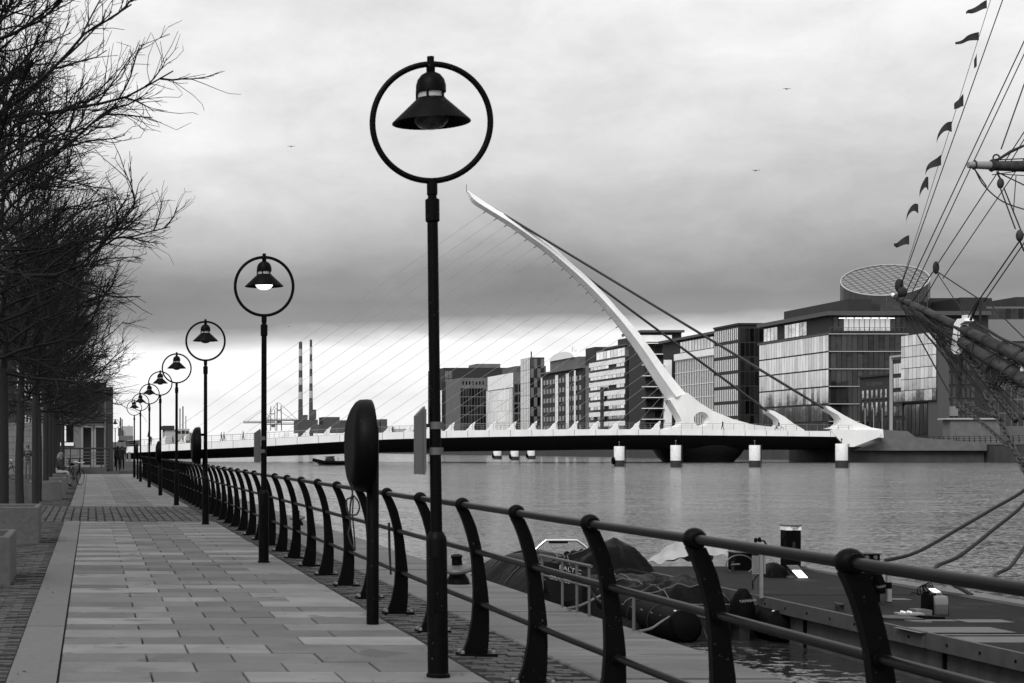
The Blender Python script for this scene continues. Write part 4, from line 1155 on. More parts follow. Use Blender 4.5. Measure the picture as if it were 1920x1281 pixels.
# drum: cylinder cut by a slanted plane
dc = (PX(1659,410), 410.0); dr = 9.7; nn = 48
def dz_(x, y): return 42.2+(x/dr)*1.9+(y/dr)*4.1
dm = MB()
for k in range(nn):
    a = 2*pi*k/nn; x, y = dr*cos(a), dr*sin(a); dm.v += [(dc[0]+x, dc[1]+y, 33.27), (dc[0]+x, dc[1]+y, dz_(x, y))]
for k in range(nn): j = (k+1) % nn; dm.f.append((2*k, 2*j, 2*j+1, 2*k+1))
dru = dm.build('drum_wall', M['glassr'], o1, smooth=True)
dt = MB()
for k in range(nn): a = 2*pi*k/nn; x, y = (dr-.15)*cos(a), (dr-.15)*sin(a); dt.v.append((dc[0]+x, dc[1]+y, dz_(x, y)-.1))
dt.f.append(tuple(range(nn))); drt = dt.build('drum_roof', M['drumglass'], o1)
gb = MB()
for k in range(-6, 7):
    q = dr*k/6.5; h = sqrt(max(0, dr*dr-q*q))
    gb.tube([(dc[0]+q, dc[1]-h, dz_(q,-h)+.02), (dc[0]+q, dc[1]+h, dz_(q,h)+.02)], .05, 4)
    gb.tube([(dc[0]-h, dc[1]+q, dz_(-h,q)+.02), (dc[0]+h, dc[1]+q, dz_(h,q)+.02)], .05, 4)
gb.build('glazing_bars', M['slab'], drt)
rm = MB(); rm.tube([(dc[0]+dr*cos(2*pi*k/nn), dc[1]+dr*sin(2*pi*k/nn), dz_(dr*cos(2*pi*k/nn), dr*sin(2*pi*k/nn))) for k in range(nn+1)], .16, 5, False); rm.build('drum_rim', M['farl'], o1)
dbm = MB()
for k in range(0, nn, 3): a = 2*pi*k/nn; x, y = dr*cos(a)*1.004, dr*sin(a)*1.004; dbm.tube([(dc[0]+x, dc[1]+y, 33.3), (dc[0]+x, dc[1]+y, dz_(x, y))], .09, 4)
dbm.build('drum_mullions', M['slab'], dru)
# --- dark slatted block
Y0, Y1 = YF(1385), YF(1339)
b3 = building('slatted_block', 'dark tall block with white vertical slats and black floor bands', XF, 181, Y0, Y1, 34.1, M['darkwall'])
for k in range(7):
    zt_ = 33.4-4.0*k
    fins_river(b3, XF, Y0+.3, Y1-.1, zt_-3.1, zt_, 13, .58, .05, M['fin'])
panes_front(b3, Y0, XF+.4, 176.5, 3, 33.4, 5, 8, .25, .5, M['glassr'])
MB().box(XF-.3, 181.2, Y0-.3, Y1, 34.11, 34.6).build('roof', M['darkwall'], b3)
# --- white finned block
Y0, Y1 = YF(1338.5), YF(1266)
b4 = building('white_finned_block', 'office block screened by thin white vertical fins, left of the slatted one', XF, 186, Y0, Y1, 28.2, M['darkwall'])
fins_river(b4, XF, Y0+.1, Y1-.1, 5, 27.2, 23, .52, .05, M['fin'])
slabs_river(b4, XF, Y0, Y1, [8.6+3.7*k for k in range(6)], .16, M['fin'], .14)
MB().box(XF-.4, XF-.003, Y0, Y1, 27.21, 29.0).build('fascia_band', M['whitewall'], b4)
MB().box(XF+1.2, 186, Y0+.5, Y1+14, 28.21, 33.0).build('penthouse', M['darkwall'], b4)
panes_river(b4, XF+1.2, Y0+1, Y1-1, 29.3, 32.6, 12, 1, .4, .3, M['glassm'])
MB().box(XF-.2, 186.4, Y0-.3, Y1+14.2, 33.01, 33.7).build('roof', M['slab'], b4)
# --- white framed block behind the pylon
b5 = building('framed_block', 'apartment block with a white frame, seen behind the pylon', PX(1210,520), 180, 520, 536, 37.0, M['darkwall'])
fx = PX(1244,520)
MB().box(fx, PX(1258,520), 519.2, 519.99, G0, 36.2).build('frame_column', M['whitewall'], b5)
MB().box(PX(1200,520), fx-.004, 519.2, 519.99, 34.2, 36.2).build('frame_beam', M['whitewall'], b5)
MB().box(PX(1198,520), 180.5, 518.6, 537, 37.01, 37.7).build('roof', M['slab'], b5)
panes_front(b5, 520, PX(1212,520), fx-.4, 4, 33.6, 2, 9, .3, 1.2, M['glassr'])
slabs_front(b5, 520, PX(1203,520), fx-.1, [4+3.3*k for k in range(10)], .22, M['whitewall'], 1.4, 'balcony')
# --- white banded apartments
Y0, Y1 = YF(1172), YF(1099)
b6 = building('banded_apartments', 'white apartment block with bright horizontal bands and a dark end wall', XF, 183, Y0, Y1, 31.0, M['darkwall'])
for k in range(8): MB().box(XF-.5, XF-.002, Y0, Y1-5, 30.6-3.35*k-1.5, 30.6-3.35*k).build('spandrel', M['whitewall'], b6)
rb = random.Random(4)
panes_river(b6, XF, Y0+.3, Y1-5.3, 30.6-3.35*8, 30.6, 9, 8, .35, 1.62, M['glassb'], skip=lambda i, j: rb.random() < .13)
MB().box(XF-.3, XF-.004, Y1-4.8, Y1-.2, G0, 30).build('stair_tower', M['greywall'], b6)
MB().box(XF-1.0, XF-.55, Y1-22, Y1-19.5, 4, 22).build('dark_shaft', M['darkwall'], b6)
panes_front(b6, Y0, XF+.3, 179, 4, 30.5, 3, 8, 1.0, 1.2, M['glassr'])
slabs_front(b6, Y0, XF+3, 180, [4+3.35*k for k in range(8)], .2, M['greywall'], 1.5, 'balcony')
MB().box(XF+1, 182, Y0+2, Y1-8, 31.01, 34.6).build('penthouse', M['greywall'], b6)
panes_river(b6, XF+1, Y0+3, Y1-9, 31.3, 34.2, 8, 1, .3, .4, M['glassb'])
MB().box(XF+.2, 183, Y0+1, Y1-18, 34.61, 35.1).build('roof', M['slab'], b6)
MB().box(XF+2, 181, Y0+1.5, Y0+14, 35.2, 37.2).build('plant_room', M['darkwall'], b6)
# --- dark brick block with white columns and a barrel roof
Y0, Y1 = YF(1095), YF(1016)
b7 = building('brick_block', 'dark brick block with slim white columns and a pale barrel roof', XF, 185, Y0, Y1, 29.5, M['brick'])
panes_river(b7, XF, Y0+2, Y1-2, 4, 28, 12, 7, 1.8, 1.7, M['glassr'])
for y in (Y0+18, Y0+20, Y0+32, Y0+34, Y1-1.2): MB().box(XF-.6, XF-.25, y-.35, y+.35, G0, 28.4).build('column', M['whitewall'], b7)
MB().box(XF-.8, XF-.61, Y0+8, Y0+9.4, G0, 29).build('column', M['whitewall'], b7)
MB().box(XF-.9, 185, Y0, Y1, 29.51, 30.1).build('cornice', M['greywall'], b7)
MB().box(XF+2, 183, Y0+14, Y1-4, 30.11, 34.2).build('penthouse', M['greywall'], b7)
bar = []
for k in range(13): a = pi*k/12; bar.append((Y0+34-16*cos(a), 34.21+2.6*sin(a)))
MB().prism(bar, 'x', XF+1.5, 183).build('barrel_roof', M['fin'], b7)
MB().box(XF+4, 184, Y0+1, Y0+12, 30.11, 36.8).build('plant_room', M['darkwall'], b7)
# --- fin tower with chequered end
Y0, Y1 = YF(994), YF(976)
b8 = building('fin_tower', 'narrow tower with white fins and a chequered end wall', XF, 175.5, Y0, Y1, 37.0, M['darkwall'])
for k in range(7): fins_river(b8, XF+.0, Y0+.2, Y1-.2, 2.6+4.95*k, 7.4+4.95*k, 6, 1.45 if k % 2 else 1.3, .12, M['fin'])
r8 = random.Random(8)
panes_front(b8, Y0, XF+.1, 175.4, 3, 36.5, 4, 9, .08, .12, M['greywall'], 'panel', skip=lambda i, j: (i+j) % 2 == 0)
panes_front(b8, Y0, XF+.1, 175.4, 3, 36.5, 4, 9, .08, .12, M['glassr'], 'window', skip=lambda i, j: (i+j) % 2 == 1)
MB().tube([(XF+1.5, Y0+4, 37), (XF+1.5, Y0+4, 39.5)], .25, 6).build('flue', M['darkmetal'], b8)
# --- bright ribbed block
Y0, Y1 = YF(962), YF(912)
b9 = building('ribbed_block', 'bright white ribbed office block, brightest on the far bank', XF, 184, Y0, Y1, 32.4, M['greywall'])
MB().box(XF-.4, XF-.003, Y0, Y1-4, 26.4, 32.2).build('top_band', M['whitewall'], b9)
panes_river(b9, XF, Y0+.3, Y1-.3, 8.0, 26.2, 20, 4, .45, .25, M['glassb'])
fins_river(b9, XF, Y0+.2, Y1-.2, 3, 26.3, 21, 1.0, .16, M['fin'])
panes_front(b9, Y0, XF+.3, 174, 4, 28, 2, 6, .4, .8, M['glassr'])
MB().box(XF+1.5, 183.5, Y0+1, Y1-22, 32.41, 35).build('roof', M['slab'], b9)
# --- grey block, dark block, long dark roof
b10 = building('grey_block', 'grey office block with a row of small top windows, left of the ribbed one', PX(862,760), PX(911.5,760), 760, 790, 33.2, M['greywall'])
panes_front(b10, 760, PX(865,760), PX(909,760), 30.0, 32.0, 7, 1, .9, .5, M['glassd'])
panes_front(b10, 760, PX(863,760), PX(911,760), 5, 28.8, 9, 6, .25, .5, M['glassr'])
b11 = building('dark_block', 'dark narrow block at the left end of the far bank row', PX(828,800), PX(861,800), 800, 830, 33.0, M['darkwall'])
panes_front(b11, 800, PX(838,800), PX(860,800), 4, 24, 5, 7, .5, 1.0, M['glassb'], skip=lambda i, j: (i*3+j*5) % 4 < 2)
MB().box(PX(826,800)-.6, PX(826,800)+.4, 799, 800, G0, 29).build('corner_column', M['whitewall'], b11)
b12 = building('long_roof_block', 'long dark flat-roofed block rising behind the ribbed one', PX(832,860), PX(985,860), 860, 900, 42.5, M['darkwall'])
MB().box(PX(895,860), PX(940,860), 862, 880, 42.51, 44.6).build('plant_room', M['greywall'], b12)
panes_front(b12, 860, PX(834,860), PX(848,860), 33, 41, 2, 2, .2, .3, M['greywall'], 'panel')
# --- small near things on the right
Ya, Yb_ = YF(1757), YF(1690); zb13 = 11.2; zt13 = 25.4
b13 = building('leaning_glass_block', 'small bright glass block on dark legs beside the bowsprit', XF, XF+2.0, Ya, Yb_, zt13, M['darkwall'], z0=zb13)
panes_river(b13, XF, Ya+.1, Yb_-.1, zb13+.2, zt13-.2, 9, 6, .10, .14, M['glassm'])
MB().box(XF+.01, XF+2.1, Ya-.6, Ya-.01, G0, zt13-1).build('stair_wall', M['slab'], b13)
MB().box(XF+.3, XF+2, Ya+.1, Ya+4.2, G0, zb13-.01).build('leg', M['slab'], b13)
MB().box(XF+.6, XF+2, Ya+4.4, Yb_-.1, G0, zb13-.01).build('lobby', M['darkwall'], b13)
panes_river(b13, XF+.6, Ya+5, Yb_-.3, 4.5, zb13-.4, 6, 1, .2, .1, M['glassm'])
Ya, Yb_ = YF(1689.5), YF(1672)
b14 = building('glass_wing', 'thin glazed wing with a pale edge post between brick block and glass block', XF+.2, XF+8, Ya, Yb_, 20.4, M['darkwall'])
panes_river(b14, XF+.2, Ya+.1, Yb_-.6, 5, 20, 3, 5, .15, .9, M['glassm'])
MB().box(XF-.2, XF+.3, Yb_+.02, Yb_+.6, G0, 20.9).build('edge_post', M['farl'], b14)
MB().box(XF-.2, XF+.3, Ya+.02, Yb_+.6, 20.91, 21.3).build('edge_beam', M['farl'], b14)
Ya, Yb_ = YF(1669), YF(1612)
b15 = building('old_brick_block', 'old brick warehouse with two rows of narrow windows beside the glass office', XF, XF+11, Ya, Yb_, 17.2, M['brick'])
for z0_, z1_, gp, mt_ in ((12.6,14.4,1.35,'glassb'),(8.9,11.7,1.35,'glassb'),(4.6,7.6,1.2,'glassr')):
    panes_river(b15, XF, Ya+.6, Yb_-.8, z0_, z1_, 6, 1, gp, .1, M[mt_])
    for i in range(6):
        y = Ya+.6+(Yb_-Ya-1.4)*(i+.5)/6; MB().box(XF-.2, XF-.003, y-.6, y+.6, z0_-.22, z0_-.02).build('sill', M['slab'], b15)
MB().box(XF-.35, XF+11.2, Ya-.1, Yb_+.2, 17.21, 17.7).build('cornice', M['darkwall'], b15)
lettering('THE FERRYMAN', 1.15, M['signgrey'], b15, (XF-.03, (Ya+Yb_)/2, 15.6), (radians(90), 0, radians(-90)))
b16 = building('dark_office', 'dark office block with lit rooms behind the bowsprit tip', PX(1772,343.5), PX(1832,343.5), 343.5, 349, PZ(642,343.5), M['darkwall'])
panes_front(b16, 343.5, PX(1775,343.5), PX(1828,343.5), PZ(800,343.5), PZ(647,343.5), 6, 6, .3, .6, M['glassr'])
MB().box(PX(1776,343), PX(1796,343), 342.9, 343.2, PZ(780,343), PZ(762,343)).build('shop_front', M['frame'], b16)
b17 = building('pale_topped_block', 'wide block with a pale upper wall at the right edge behind the rigging', PX(1800,405), PX(2050,405), 405, 440, PZ(575,405), M['greywall'])
MB().box(PX(1800,405), PX(2050,405), 404.5, 404.99, PZ(640,405), PZ(600,405)).build('pale_band', M['frame'], b17)
panes_front(b17, 405, PX(1800,405), PX(1920,405), PZ(598,405), PZ(578,405), 10, 1, .15, .2, M['glassr'])
panes_front(b17, 405, PX(1800,405), PX(1920,405), PZ(800,405), PZ(645,405), 10, 6, .4, .6, M['glassr'])
MB().box(PX(1740,415), PX(1860,415), 415, 430, PZ(600,415), PZ(559,415)).build('plant_room', M['darkwall'], b17)
MB().box(PX(1905,415), PX(2050,415), 415, 430, PZ(600,415), PZ(557,415)).build('plant_room', M['darkwall'], b17)
b18 = building('concrete_shed', 'plain low concrete shed on the far quay below the bowsprit', PX(1782,330), PX(1875,330), 330, 333, PZ(787,330), M['conc'])
MB().box(PX(1774,330), PX(1877,330), 329.6, 333.4, PZ(787,330)+.01, PZ(784,330)).build('roof', M['farl'], b18)
# --- railing on the far quay
fr = thing('far_quay_railing', 'black curved-post railing along the far quay at the right', 'railing', (160.2, 300, 2.4))
fpm = MB().prism([(a*.9, z*1.05) for a, z in poly], 'y', -.04, .04).mesh('post', M['black'])
for k in range(24): inst(fpm, 'post', fr, (159.9, 294+1.85*k, 2.68))
for z in (1.17, .8, .4): MB().tube([(159.85, 290, 2.68+z),(159.85, 337.5, 2.68+z)], .035, 5).build('rail', M['black'], fr)
person('person walking along the far quay in front of the concrete shed', WALK, (D, D, D, Sk), (160.9, YF(1793,160.9), 2.41), radians(60), M['haird'])
# --- lamp standards and small trees on the far quay in front of the brick warehouse
for i, px in enumerate((1622, 1638, 1654)):
    t = thing('flagpole', f'{["left", "middle", "right"][i]} of three dark flags on poles before the brick warehouse', 'flagpole', (PX(px,345), 345, G0), 'flags on the far quay')
    MB().tube([(PX(px,345),345,G0),(PX(px,345),345,PZ(765,345))], .06, 6).build('pole', M['farl'], t)
    MB().grid(6, 6, lambda u, v, px=px: (PX(px,345)-1.3*u*(1-.3*v), 345+.2*sin(5*u), PZ(768,345)-2.3*v-.6*u)).build('cloth', M['flag'], t)

# ================================================================== far skyline
def chimney(px, topy, basey, w0, w1, lb_, Y=3250):
    t = thing('striped_chimney', lb_, 'chimney', (PX(px,Y), Y, 1), 'power station chimneys')
    s = Y/FPX; zt, zb = PZ(topy,Y), 1.0; n = 9; H = (zt-zb)*.60; hb = H/n
    r_ = lambda z: (w0+(w1-w0)*((zt-z)/(zt-zb))**1.4)*s/2
    z = zt
    for k in range(n):
        MB().lathe([(r_(z-hb),z-hb),(r_(z),z)], 16, (PX(px,Y),Y,0), cap=(k == 0)).build('band', M['far'] if k % 2 == 0 else M['farl'], t, smooth=True); z -= hb
    MB().lathe([(r_(zb),zb),(r_((z+zb)/2),(z+zb)/2),(r_(z),z)], 16, (PX(px,Y),Y,0), cap=False).build('shaft', M['far'], t, smooth=True)
chimney(563.5, 641, 800, 6.4, 10.5, 'left and wider of the two tall striped power station chimneys')
chimney(583, 637, 800, 4.6, 10.0, 'right and slimmer of the two tall striped power station chimneys', 3330)
def farbox(lb_, name, boxes, Y, mt='far', cat='building'):
    t = thing(name, lb_, cat, (PX(boxes[0][0],Y), Y, 0), 'far skyline')
    for (xa, xb, ya, yb) in boxes: MB().box(PX(xa,Y), PX(xb,Y), Y, Y+60, PZ(yb,Y), PZ(ya,Y)).build('block', M[mt], t)
    return t
farbox('dark power station hall at the foot of the chimneys', 'power_station', [(558,596,787,812),(588,593,768,786.5),(571,577,778,786.5),(606,637,782,812)], 3150)
farbox('low long dark port shed right of the power station', 'port_shed', [(597,605.5,796,812),(637.5,672,793,812),(640,655,788,792.5)], 2900)
farbox('dark port building and clutter right of the lifebuoy case', 'port_building', [(700,712,790,814),(714,726,786,814),(727,738,800,814)], 1900)
farbox('pale low city skyline band left of the tall bank buildings', 'skyline_block', [(742,770,804,814),(775,800,806,814),(801,826,802,814)], 2500, 'farl')
def crane(lb_, px, Y, topy, boom, s=1.0):
    t = thing('harbour_crane', lb_, 'crane', (PX(px,Y), Y, 0), 'harbour cranes')
    k = Y/FPX
    def q(x, y): return P(x, y, Y)
    lg = MB()
    for a, b_ in (((px-3,808),(px-2,topy)),((px+6,808),(px+5,topy+6)),((px-3,790),(px+6,790)),((px-2,topy+14),(px+5,topy+14))): lg.tube([q(*a), q(*b_)], .8*k*s, 5)
    lg.build('legs', M['far'], t)
    bm2 = MB(); bm2.tube([q(px-boom[0],boom[1]), q(px+boom[2],boom[1]-.5)], .9*k*s, 5); bm2.tube([q(px-boom[0],boom[1]-3), q(px+boom[2],boom[1]-3)], .5*k*s, 5)
    for j in range(14):
        x0_ = px-boom[0]+(boom[0]+boom[2])*j/14; x1_ = px-boom[0]+(boom[0]+boom[2])*(j+1)/14
        bm2.tube([q(x0_,boom[1]), q((x0_+x1_)/2,boom[1]-3), q(x1_,boom[1])], .28*k*s, 4)
    bm2.build('boom', M['far'], t)
    ti = MB(); ti.tube([q(px-2,topy), q(px-boom[0]*.8,boom[1]-3)], .35*k*s, 4); ti.tube([q(px+1,topy), q(px+boom[2]*.95,boom[1]-3)], .35*k*s, 4); ti.build('tie', M['far'], t)
    MB().box(*[v for p_ in zip(q(px-1,boom[1]), q(px+5,boom[1])) for v in p_][:2], Y-4, Y+4, PZ(boom[1]+5,Y), PZ(boom[1]+.8,Y)).build('cab', M['far'], t)
crane('harbour crane with a long level jib, left of the second lamp post', 494, 2000, 770, (38,793,20))
crane('tallest harbour crane, left of the striped chimneys', 522, 2100, 755, (28,789,36), 1.1)
crane('harbour crane partly behind the second lamp post', 510, 2300, 762, (10,796,50), .9)
crane('thin tower crane on the far bank behind the banded apartments', 1075, 1500, 650, (3,700,3), .5)
def far_ship(lb_, px, Y, parts, masts):
    t = thing('moored_ship', lb_, 'ship', (PX(px,Y), Y, WZ), 'ships moored beyond the bridge')
    for nm, xa, xb, ya, yb, dy, mt in parts: MB().box(PX(xa,Y), PX(xb,Y), Y+dy, Y+dy+14, PZ(yb,Y), PZ(ya,Y)).build(nm, M[mt], t)
    for x, ya, yb, r in masts: MB().tube([P(x,yb,Y+5), P(x,ya,Y+5)], r, 5).build('mast', M['darkmetal'], t)
far_ship('pale ship with a dark funnel deck moored beyond the bridge, behind the fourth lamp', 335, 420,
   [('hull',305,372,826,858,2,'farl'),('deckhouse',310,330,805,826,3,'farl'),('funnel_deck',307,328,798,805,2.5,'darkwall'),('bridge_house',332,356,804,826,1,'farl'),('wheelhouse_window',334,339,808,813,.9,'glassd'),('wheelhouse_window',341,347,807,813,.9,'glassd'),('wheelhouse_window',349,354,808,813,.9,'glassd'),('upper_deck',356,366,811,826,2,'farl')],
   [(337.5,766,805,.14),(343,762,805,.16),(348.5,780,805,.1)])
far_ship('pale ship with tall masts at the far left beyond the lamp row', 235, 460,
   [('hull',222,262,826,852,2,'concd'),('deckhouse',231,250,799,826,3,'farl'),('dark_mast_house',223,229,802,817,2,'far'),('rail_deck',224,250,817,826,1,'greywall')],
   [(226,783,803,.2),(229,786,803,.15),(242,797,800,.1)])
# birds
for i, (x, y, lb_) in enumerate(((1475,167,'gull flying high right of centre near the top'),(1417,320,'gull flying above the far bank buildings, right'),(546,275,'gull flying left of the nearest lamp ring'),(541,612,'white gull between the second lamp and the first chimney'))):
    Yb = 180; c = Vector(P(x, y, Yb)); t = thing('gull', lb_, 'bird', c, 'gulls in the sky')
    MB().ell(tuple(c), .07, .2, .07, 8, 6).build('body', M['farl'] if i == 3 else M['far'], t, smooth='all')
    for s in (-1, 1):
        MB().prism([(c.x,c.y-.09),(c.x,c.y+.07),(c.x+s*.26,c.y+.02),(c.x+s*.42,c.y-.10),(c.x+s*.24,c.y-.09)], 'z', c.z+.02, c.z+.045).build('wing', M['farl'] if i == 3 else M['far'], t)
# ================================================================== pontoon
PZ0 = -.30; PXa, PXb, PYe = 8.42, 11.2, 26.7
po = thing('floating_pontoon', 'dark floating pontoon with grey sides moored beyond the covered boats', 'pontoon', (9.8, 18, WZ))
MB().box(PXa+.05, PXb-.05, 4, PYe-.05, WZ-.6, PZ0-.02).build('float', M['pside'], po)
MB().box(PXa, PXb, 4, PYe, PZ0-.019, PZ0).build('deck', M['pdeck'], po)
Y = 4.0; k = 0
for y0, y1 in ((4,9.0),(9.06,12.6),(12.66,17.1),(17.16,21.6),(21.66,26.7)):
    m = MB().box(PXa-.05, PXa-.002, y0, y1, PZ0-.15, PZ0+.012); s_ = m.build('rubbing_strip', M['pfend'], po)
    bt = MB()
    yy = y0+.3
    while yy < y1-.1: bt.tube([(PXa-.05,yy,PZ0-.07),(PXa-.058,yy,PZ0-.07)], .016, 6); yy += .62
    bt.build('bolts', M['black'], s_)
MB().box(PXa, PXb, PYe+.002, PYe+.05, PZ0-.15, PZ0+.012).build('rubbing_strip', M['pfend'], po)
rb_ = random.Random(5)
for yy in (10.2, 13.6, 16.9, 20.2): MB().box(PXa+.02, PXa+.048, yy-.02, yy+.02, WZ-.3, PZ0-.16).build('float_joint', M['black'], po)
MB().box(PXb-.30, PXb, 4, PYe-.6, PZ0+.001, PZ0+.035).build('far_kerb', M['conc'], po)
# lighter patches painted or worn into the deck
for (x, y), (w, d) in (((1845,1165),(.5,.30)),((1790,1182),(1.0,.55)),((1880,1200),(.9,.5)),((1760,1164),(.35,.15)),((1684,1124),(.25,.2)),((1900,1191),(1.6,.07))):
    Yq = (EYE-PZ0)*FPX/(y-VPY); X = PX(x, Yq)
    MB().box(X-w/2, X+w/2, Yq-d/2, Yq+d/2, PZ0+.001, PZ0+.005).build('deck_patch', M['ppaint'], po)
def ponY(py): return (EYE-PZ0)*FPX/(py-VPY)
# pump-out station
Yp_ = 25.6; x0, x1 = PX(1469,Yp_), PX(1496,Yp_); zt = PZ(984,Yp_); xc = (x0+x1)/2
pu = thing('pump_out_station', 'black pump-out pillar with a white lettered top on the pontoon', 'pump station', (xc, Yp_, PZ0))
MB().box(x0, x1, Yp_-.11, Yp_+.11, PZ0, PZ(994,Yp_)).build('body', M['black'], pu)
MB().box(x0-.005, x1+.005, Yp_-.115, Yp_+.115, PZ(994,Yp_)+.001, PZ(986,Yp_)).build('sign_band', M['fin'], pu)
MB().box(x0-.012, x1+.012, Yp_-.125, Yp_+.125, PZ(986,Yp_)+.001, zt).build('cap', M['signgrey'], pu)
lettering('PUMP', .048, M['text_black'], pu, (xc+.02, Yp_-.118, PZ(988,Yp_)))
lettering('OUT', .040, M['text_black'], pu, (xc+.02, Yp_-.118, PZ(991.8,Yp_)))
MB().tube(curve([(x0,Yp_-.05,zt-.16),(x0-.035,Yp_-.05,zt-.22),(x0-.035,Yp_-.05,zt-.35),(x0+.02,Yp_-.05,zt-.47)], 6), .014, 6).build('hose', M['rubber'], pu, smooth=True)
MB().box(xc-.02, xc+.02, Yp_-.125, Yp_-.112, zt-.42, zt-.25).build('nozzle_holder', M['darkmetal'], pu)
# black locker with hose loop and hydrant
Yq = 26.0
lk = thing('black_locker', 'black locker on the pontoon behind the pale hose loop', 'locker', (PX(1395,Yq), Yq, PZ0))
MB().box(PX(1379,Yq), PX(1411,Yq), Yq, Yq+.3, PZ0, PZ(1038,Yq)).build('body', M['black'], lk)
MB().box(PX(1378,Yq), PX(1412,Yq), Yq-.01, Yq+.31, PZ(1038,Yq)+.001, PZ(1036,Yq)).build('lid', M['darkmetal'], lk)
hs = MB(); pts = []
for k in range(33):
    a = 2*pi*k/32; pts.append((PX(1387,25.7)+.205*cos(a), 25.7, PZ(1059,25.7)+.145*sin(a)))
hs.tube(pts, .010, 6, False)
tag(hs.build('hose_loop', M['signgrey'], None, smooth=True), 'pale oval loop of hose hanging beside the black locker', 'hose')
hy = thing('water_valve', 'small metal water valve standing inside the hose loop', 'valve', (PX(1374,25.6), 25.6, PZ0))
MB().tube([(PX(1374,25.6),25.6,PZ0),(PX(1374,25.6),25.6,PZ(1053,25.6))], .022, 8).build('stem', M['darkmetal'], hy)
MB().tube([(PX(1370,25.6),25.58,PZ(1059,25.6)),(PX(1386,25.6),25.58,PZ(1058,25.6))], .016, 6).build('handle', M['signgrey'], hy)
# dark box and tap behind the rail
tp = thing('tap_stand', 'dark tap stand showing above the rail left of the pump-out pillar', 'tap', (PX(1422,26), 26, PZ0))
MB().box(PX(1416,26), PX(1428,26), 25.95, 26.1, PZ0, PZ(1020,26)).build('body', M['black'], tp)
MB().ell(P(1417,1013,26), .03,.03,.04, 8, 6).build('knob', M['black'], tp); MB().ell(P(1424,1012,26), .03,.03,.04, 8, 6).build('knob', M['black'], tp)
MB().tube(curve([P(1426,1015,26),P(1432,1014,26),P(1436,1020,26),P(1438,1024,26)], 5), .014, 6).build('spout', M['darkmetal'], tp)
# perforated rack with post
Yr = 21.2
pk = thing('perforated_rack', 'grey steel post with a perforated plate standing on the pontoon edge', 'rack', (PX(1427,Yr), Yr, PZ0))
MB().box(PX(1424,Yr), PX(1430,Yr), Yr-.02, Yr+.02, PZ0, PZ(1040,Yr)).build('post', M['steel'], pk)
m = MB(); xa, xb = PX(1410.5,Yr), PX(1423,Yr); za, zb = PZ(1076,Yr), PZ(1043,Yr)
for k in range(10): z = za+(zb-za)*k/9; m.box(xa, xb, Yr-.008, Yr+.008, z-.005, z+.005)
for k in range(7): x = xa+(xb-xa)*k/6; m.box(x-.003, x+.003, Yr-.0075, Yr+.0075, za, zb)
m.build('perforated_plate', M['steel'], pk)
for x in (1413, 1418): MB().tube([P(x,1078,Yr), (PX(x,Yr), Yr, PZ0)], .006, 5).build('rod', M['signgrey'], pk)
MB().tube(curve([P(1421,1078,Yr),P(1412,1090,Yr),P(1412,1105,Yr)], 6), .008, 5).build('wire', M['rubber'], pk)
MB().box(PX(1432,Yr), PX(1435,Yr), Yr-.01, Yr+.01, PZ(1076,Yr), PZ(1040,Yr)).build('side_bar', M['steel'], pk)
# covered bundle, planks
tag(MB().grid(14, 8, lambda u, v: (PX(1437,24.6)+.32*u, 24.5+.5*v, PZ0+.20*(sin(pi*min(1,u*1.0))**.35)*(sin(pi*v)**.4)+.01*sin(9*u+7*v))).build('covered_bundle', M['tarp'], None, smooth='all'), 'dark covered bundle on the pontoon beside the perforated rack', 'bundle')
# floodlights
def floodlight(px0, px1, py0, py1, lb_, Yf):
    xa, xb, zt, zb = PX(px0,Yf), PX(px1,Yf), PZ(py0,Yf), PZ(py1,Yf)
    t = thing('floodlight', lb_, 'floodlight', ((xa+xb)/2, Yf, PZ0), 'lit floodlights on the pontoon')
    sk_ = (xb-xa)*.45
    hsg = MB(); hsg.v = [(xa-.02,Yf+.10,zt+.02),(xb-sk_+.02,Yf+.10,zt+.02),(xb+.02,Yf,zb-.015),(xa+sk_-.02,Yf,zb-.015),(xa-.02,Yf+.16,zt+.03),(xb-sk_+.02,Yf+.16,zt+.03),(xb+.02,Yf+.08,zb-.012),(xa+sk_-.02,Yf+.08,zb-.012)]
    hsg.f = [(0,1,2,3),(4,7,6,5),(0,4,5,1),(1,5,6,2),(2,6,7,3),(3,7,4,0)]; hsg.build('housing', M['signgrey'], t)
    MB().face([(xa,Yf+.094,zt),(xb-sk_,Yf+.094,zt),(xb,Yf-.006,zb),(xa+sk_,Yf-.006,zb)]).build('lit_panel', M['flood'], t)
    MB().box(xa-.03, xb+.03, Yf+.05, Yf+.12, PZ0, PZ0+.03).build('foot', M['signgrey'], t)
    MB().tube([(xa+.02,Yf+.12,PZ0+.02),(xa,Yf+.16,zt)], .012, 5).build('bracket', M['darkmetal'], t)
floodlight(1485, 1514, 1065, 1083, 'square lit floodlight on the pontoon below the pump-out pillar', ponY(1085))
floodlight(1741, 1763, 1101, 1110, 'narrow lit floodlight lying behind the jerrycan', ponY(1117))
ca = MB()
for k in range(4): ca.torus((PX(1730+4*k,21.6), 21.6, PZ0+.05+.02*k), .07-.008*k, .006, 'xz', 16, 5)
ca.tube(curve([(PX(1700,21.6),21.5,PZ0+.01),(PX(1712,21.6),21.6,PZ0+.03),(PX(1722,21.6),21.45,PZ0+.01),(PX(1735,21.6),21.6,PZ0+.02)], 6), .006, 5)
tag(ca.build('cable_coil', M['rubber'], None), 'tangled coil of black cable behind the jerrycan', 'cable')
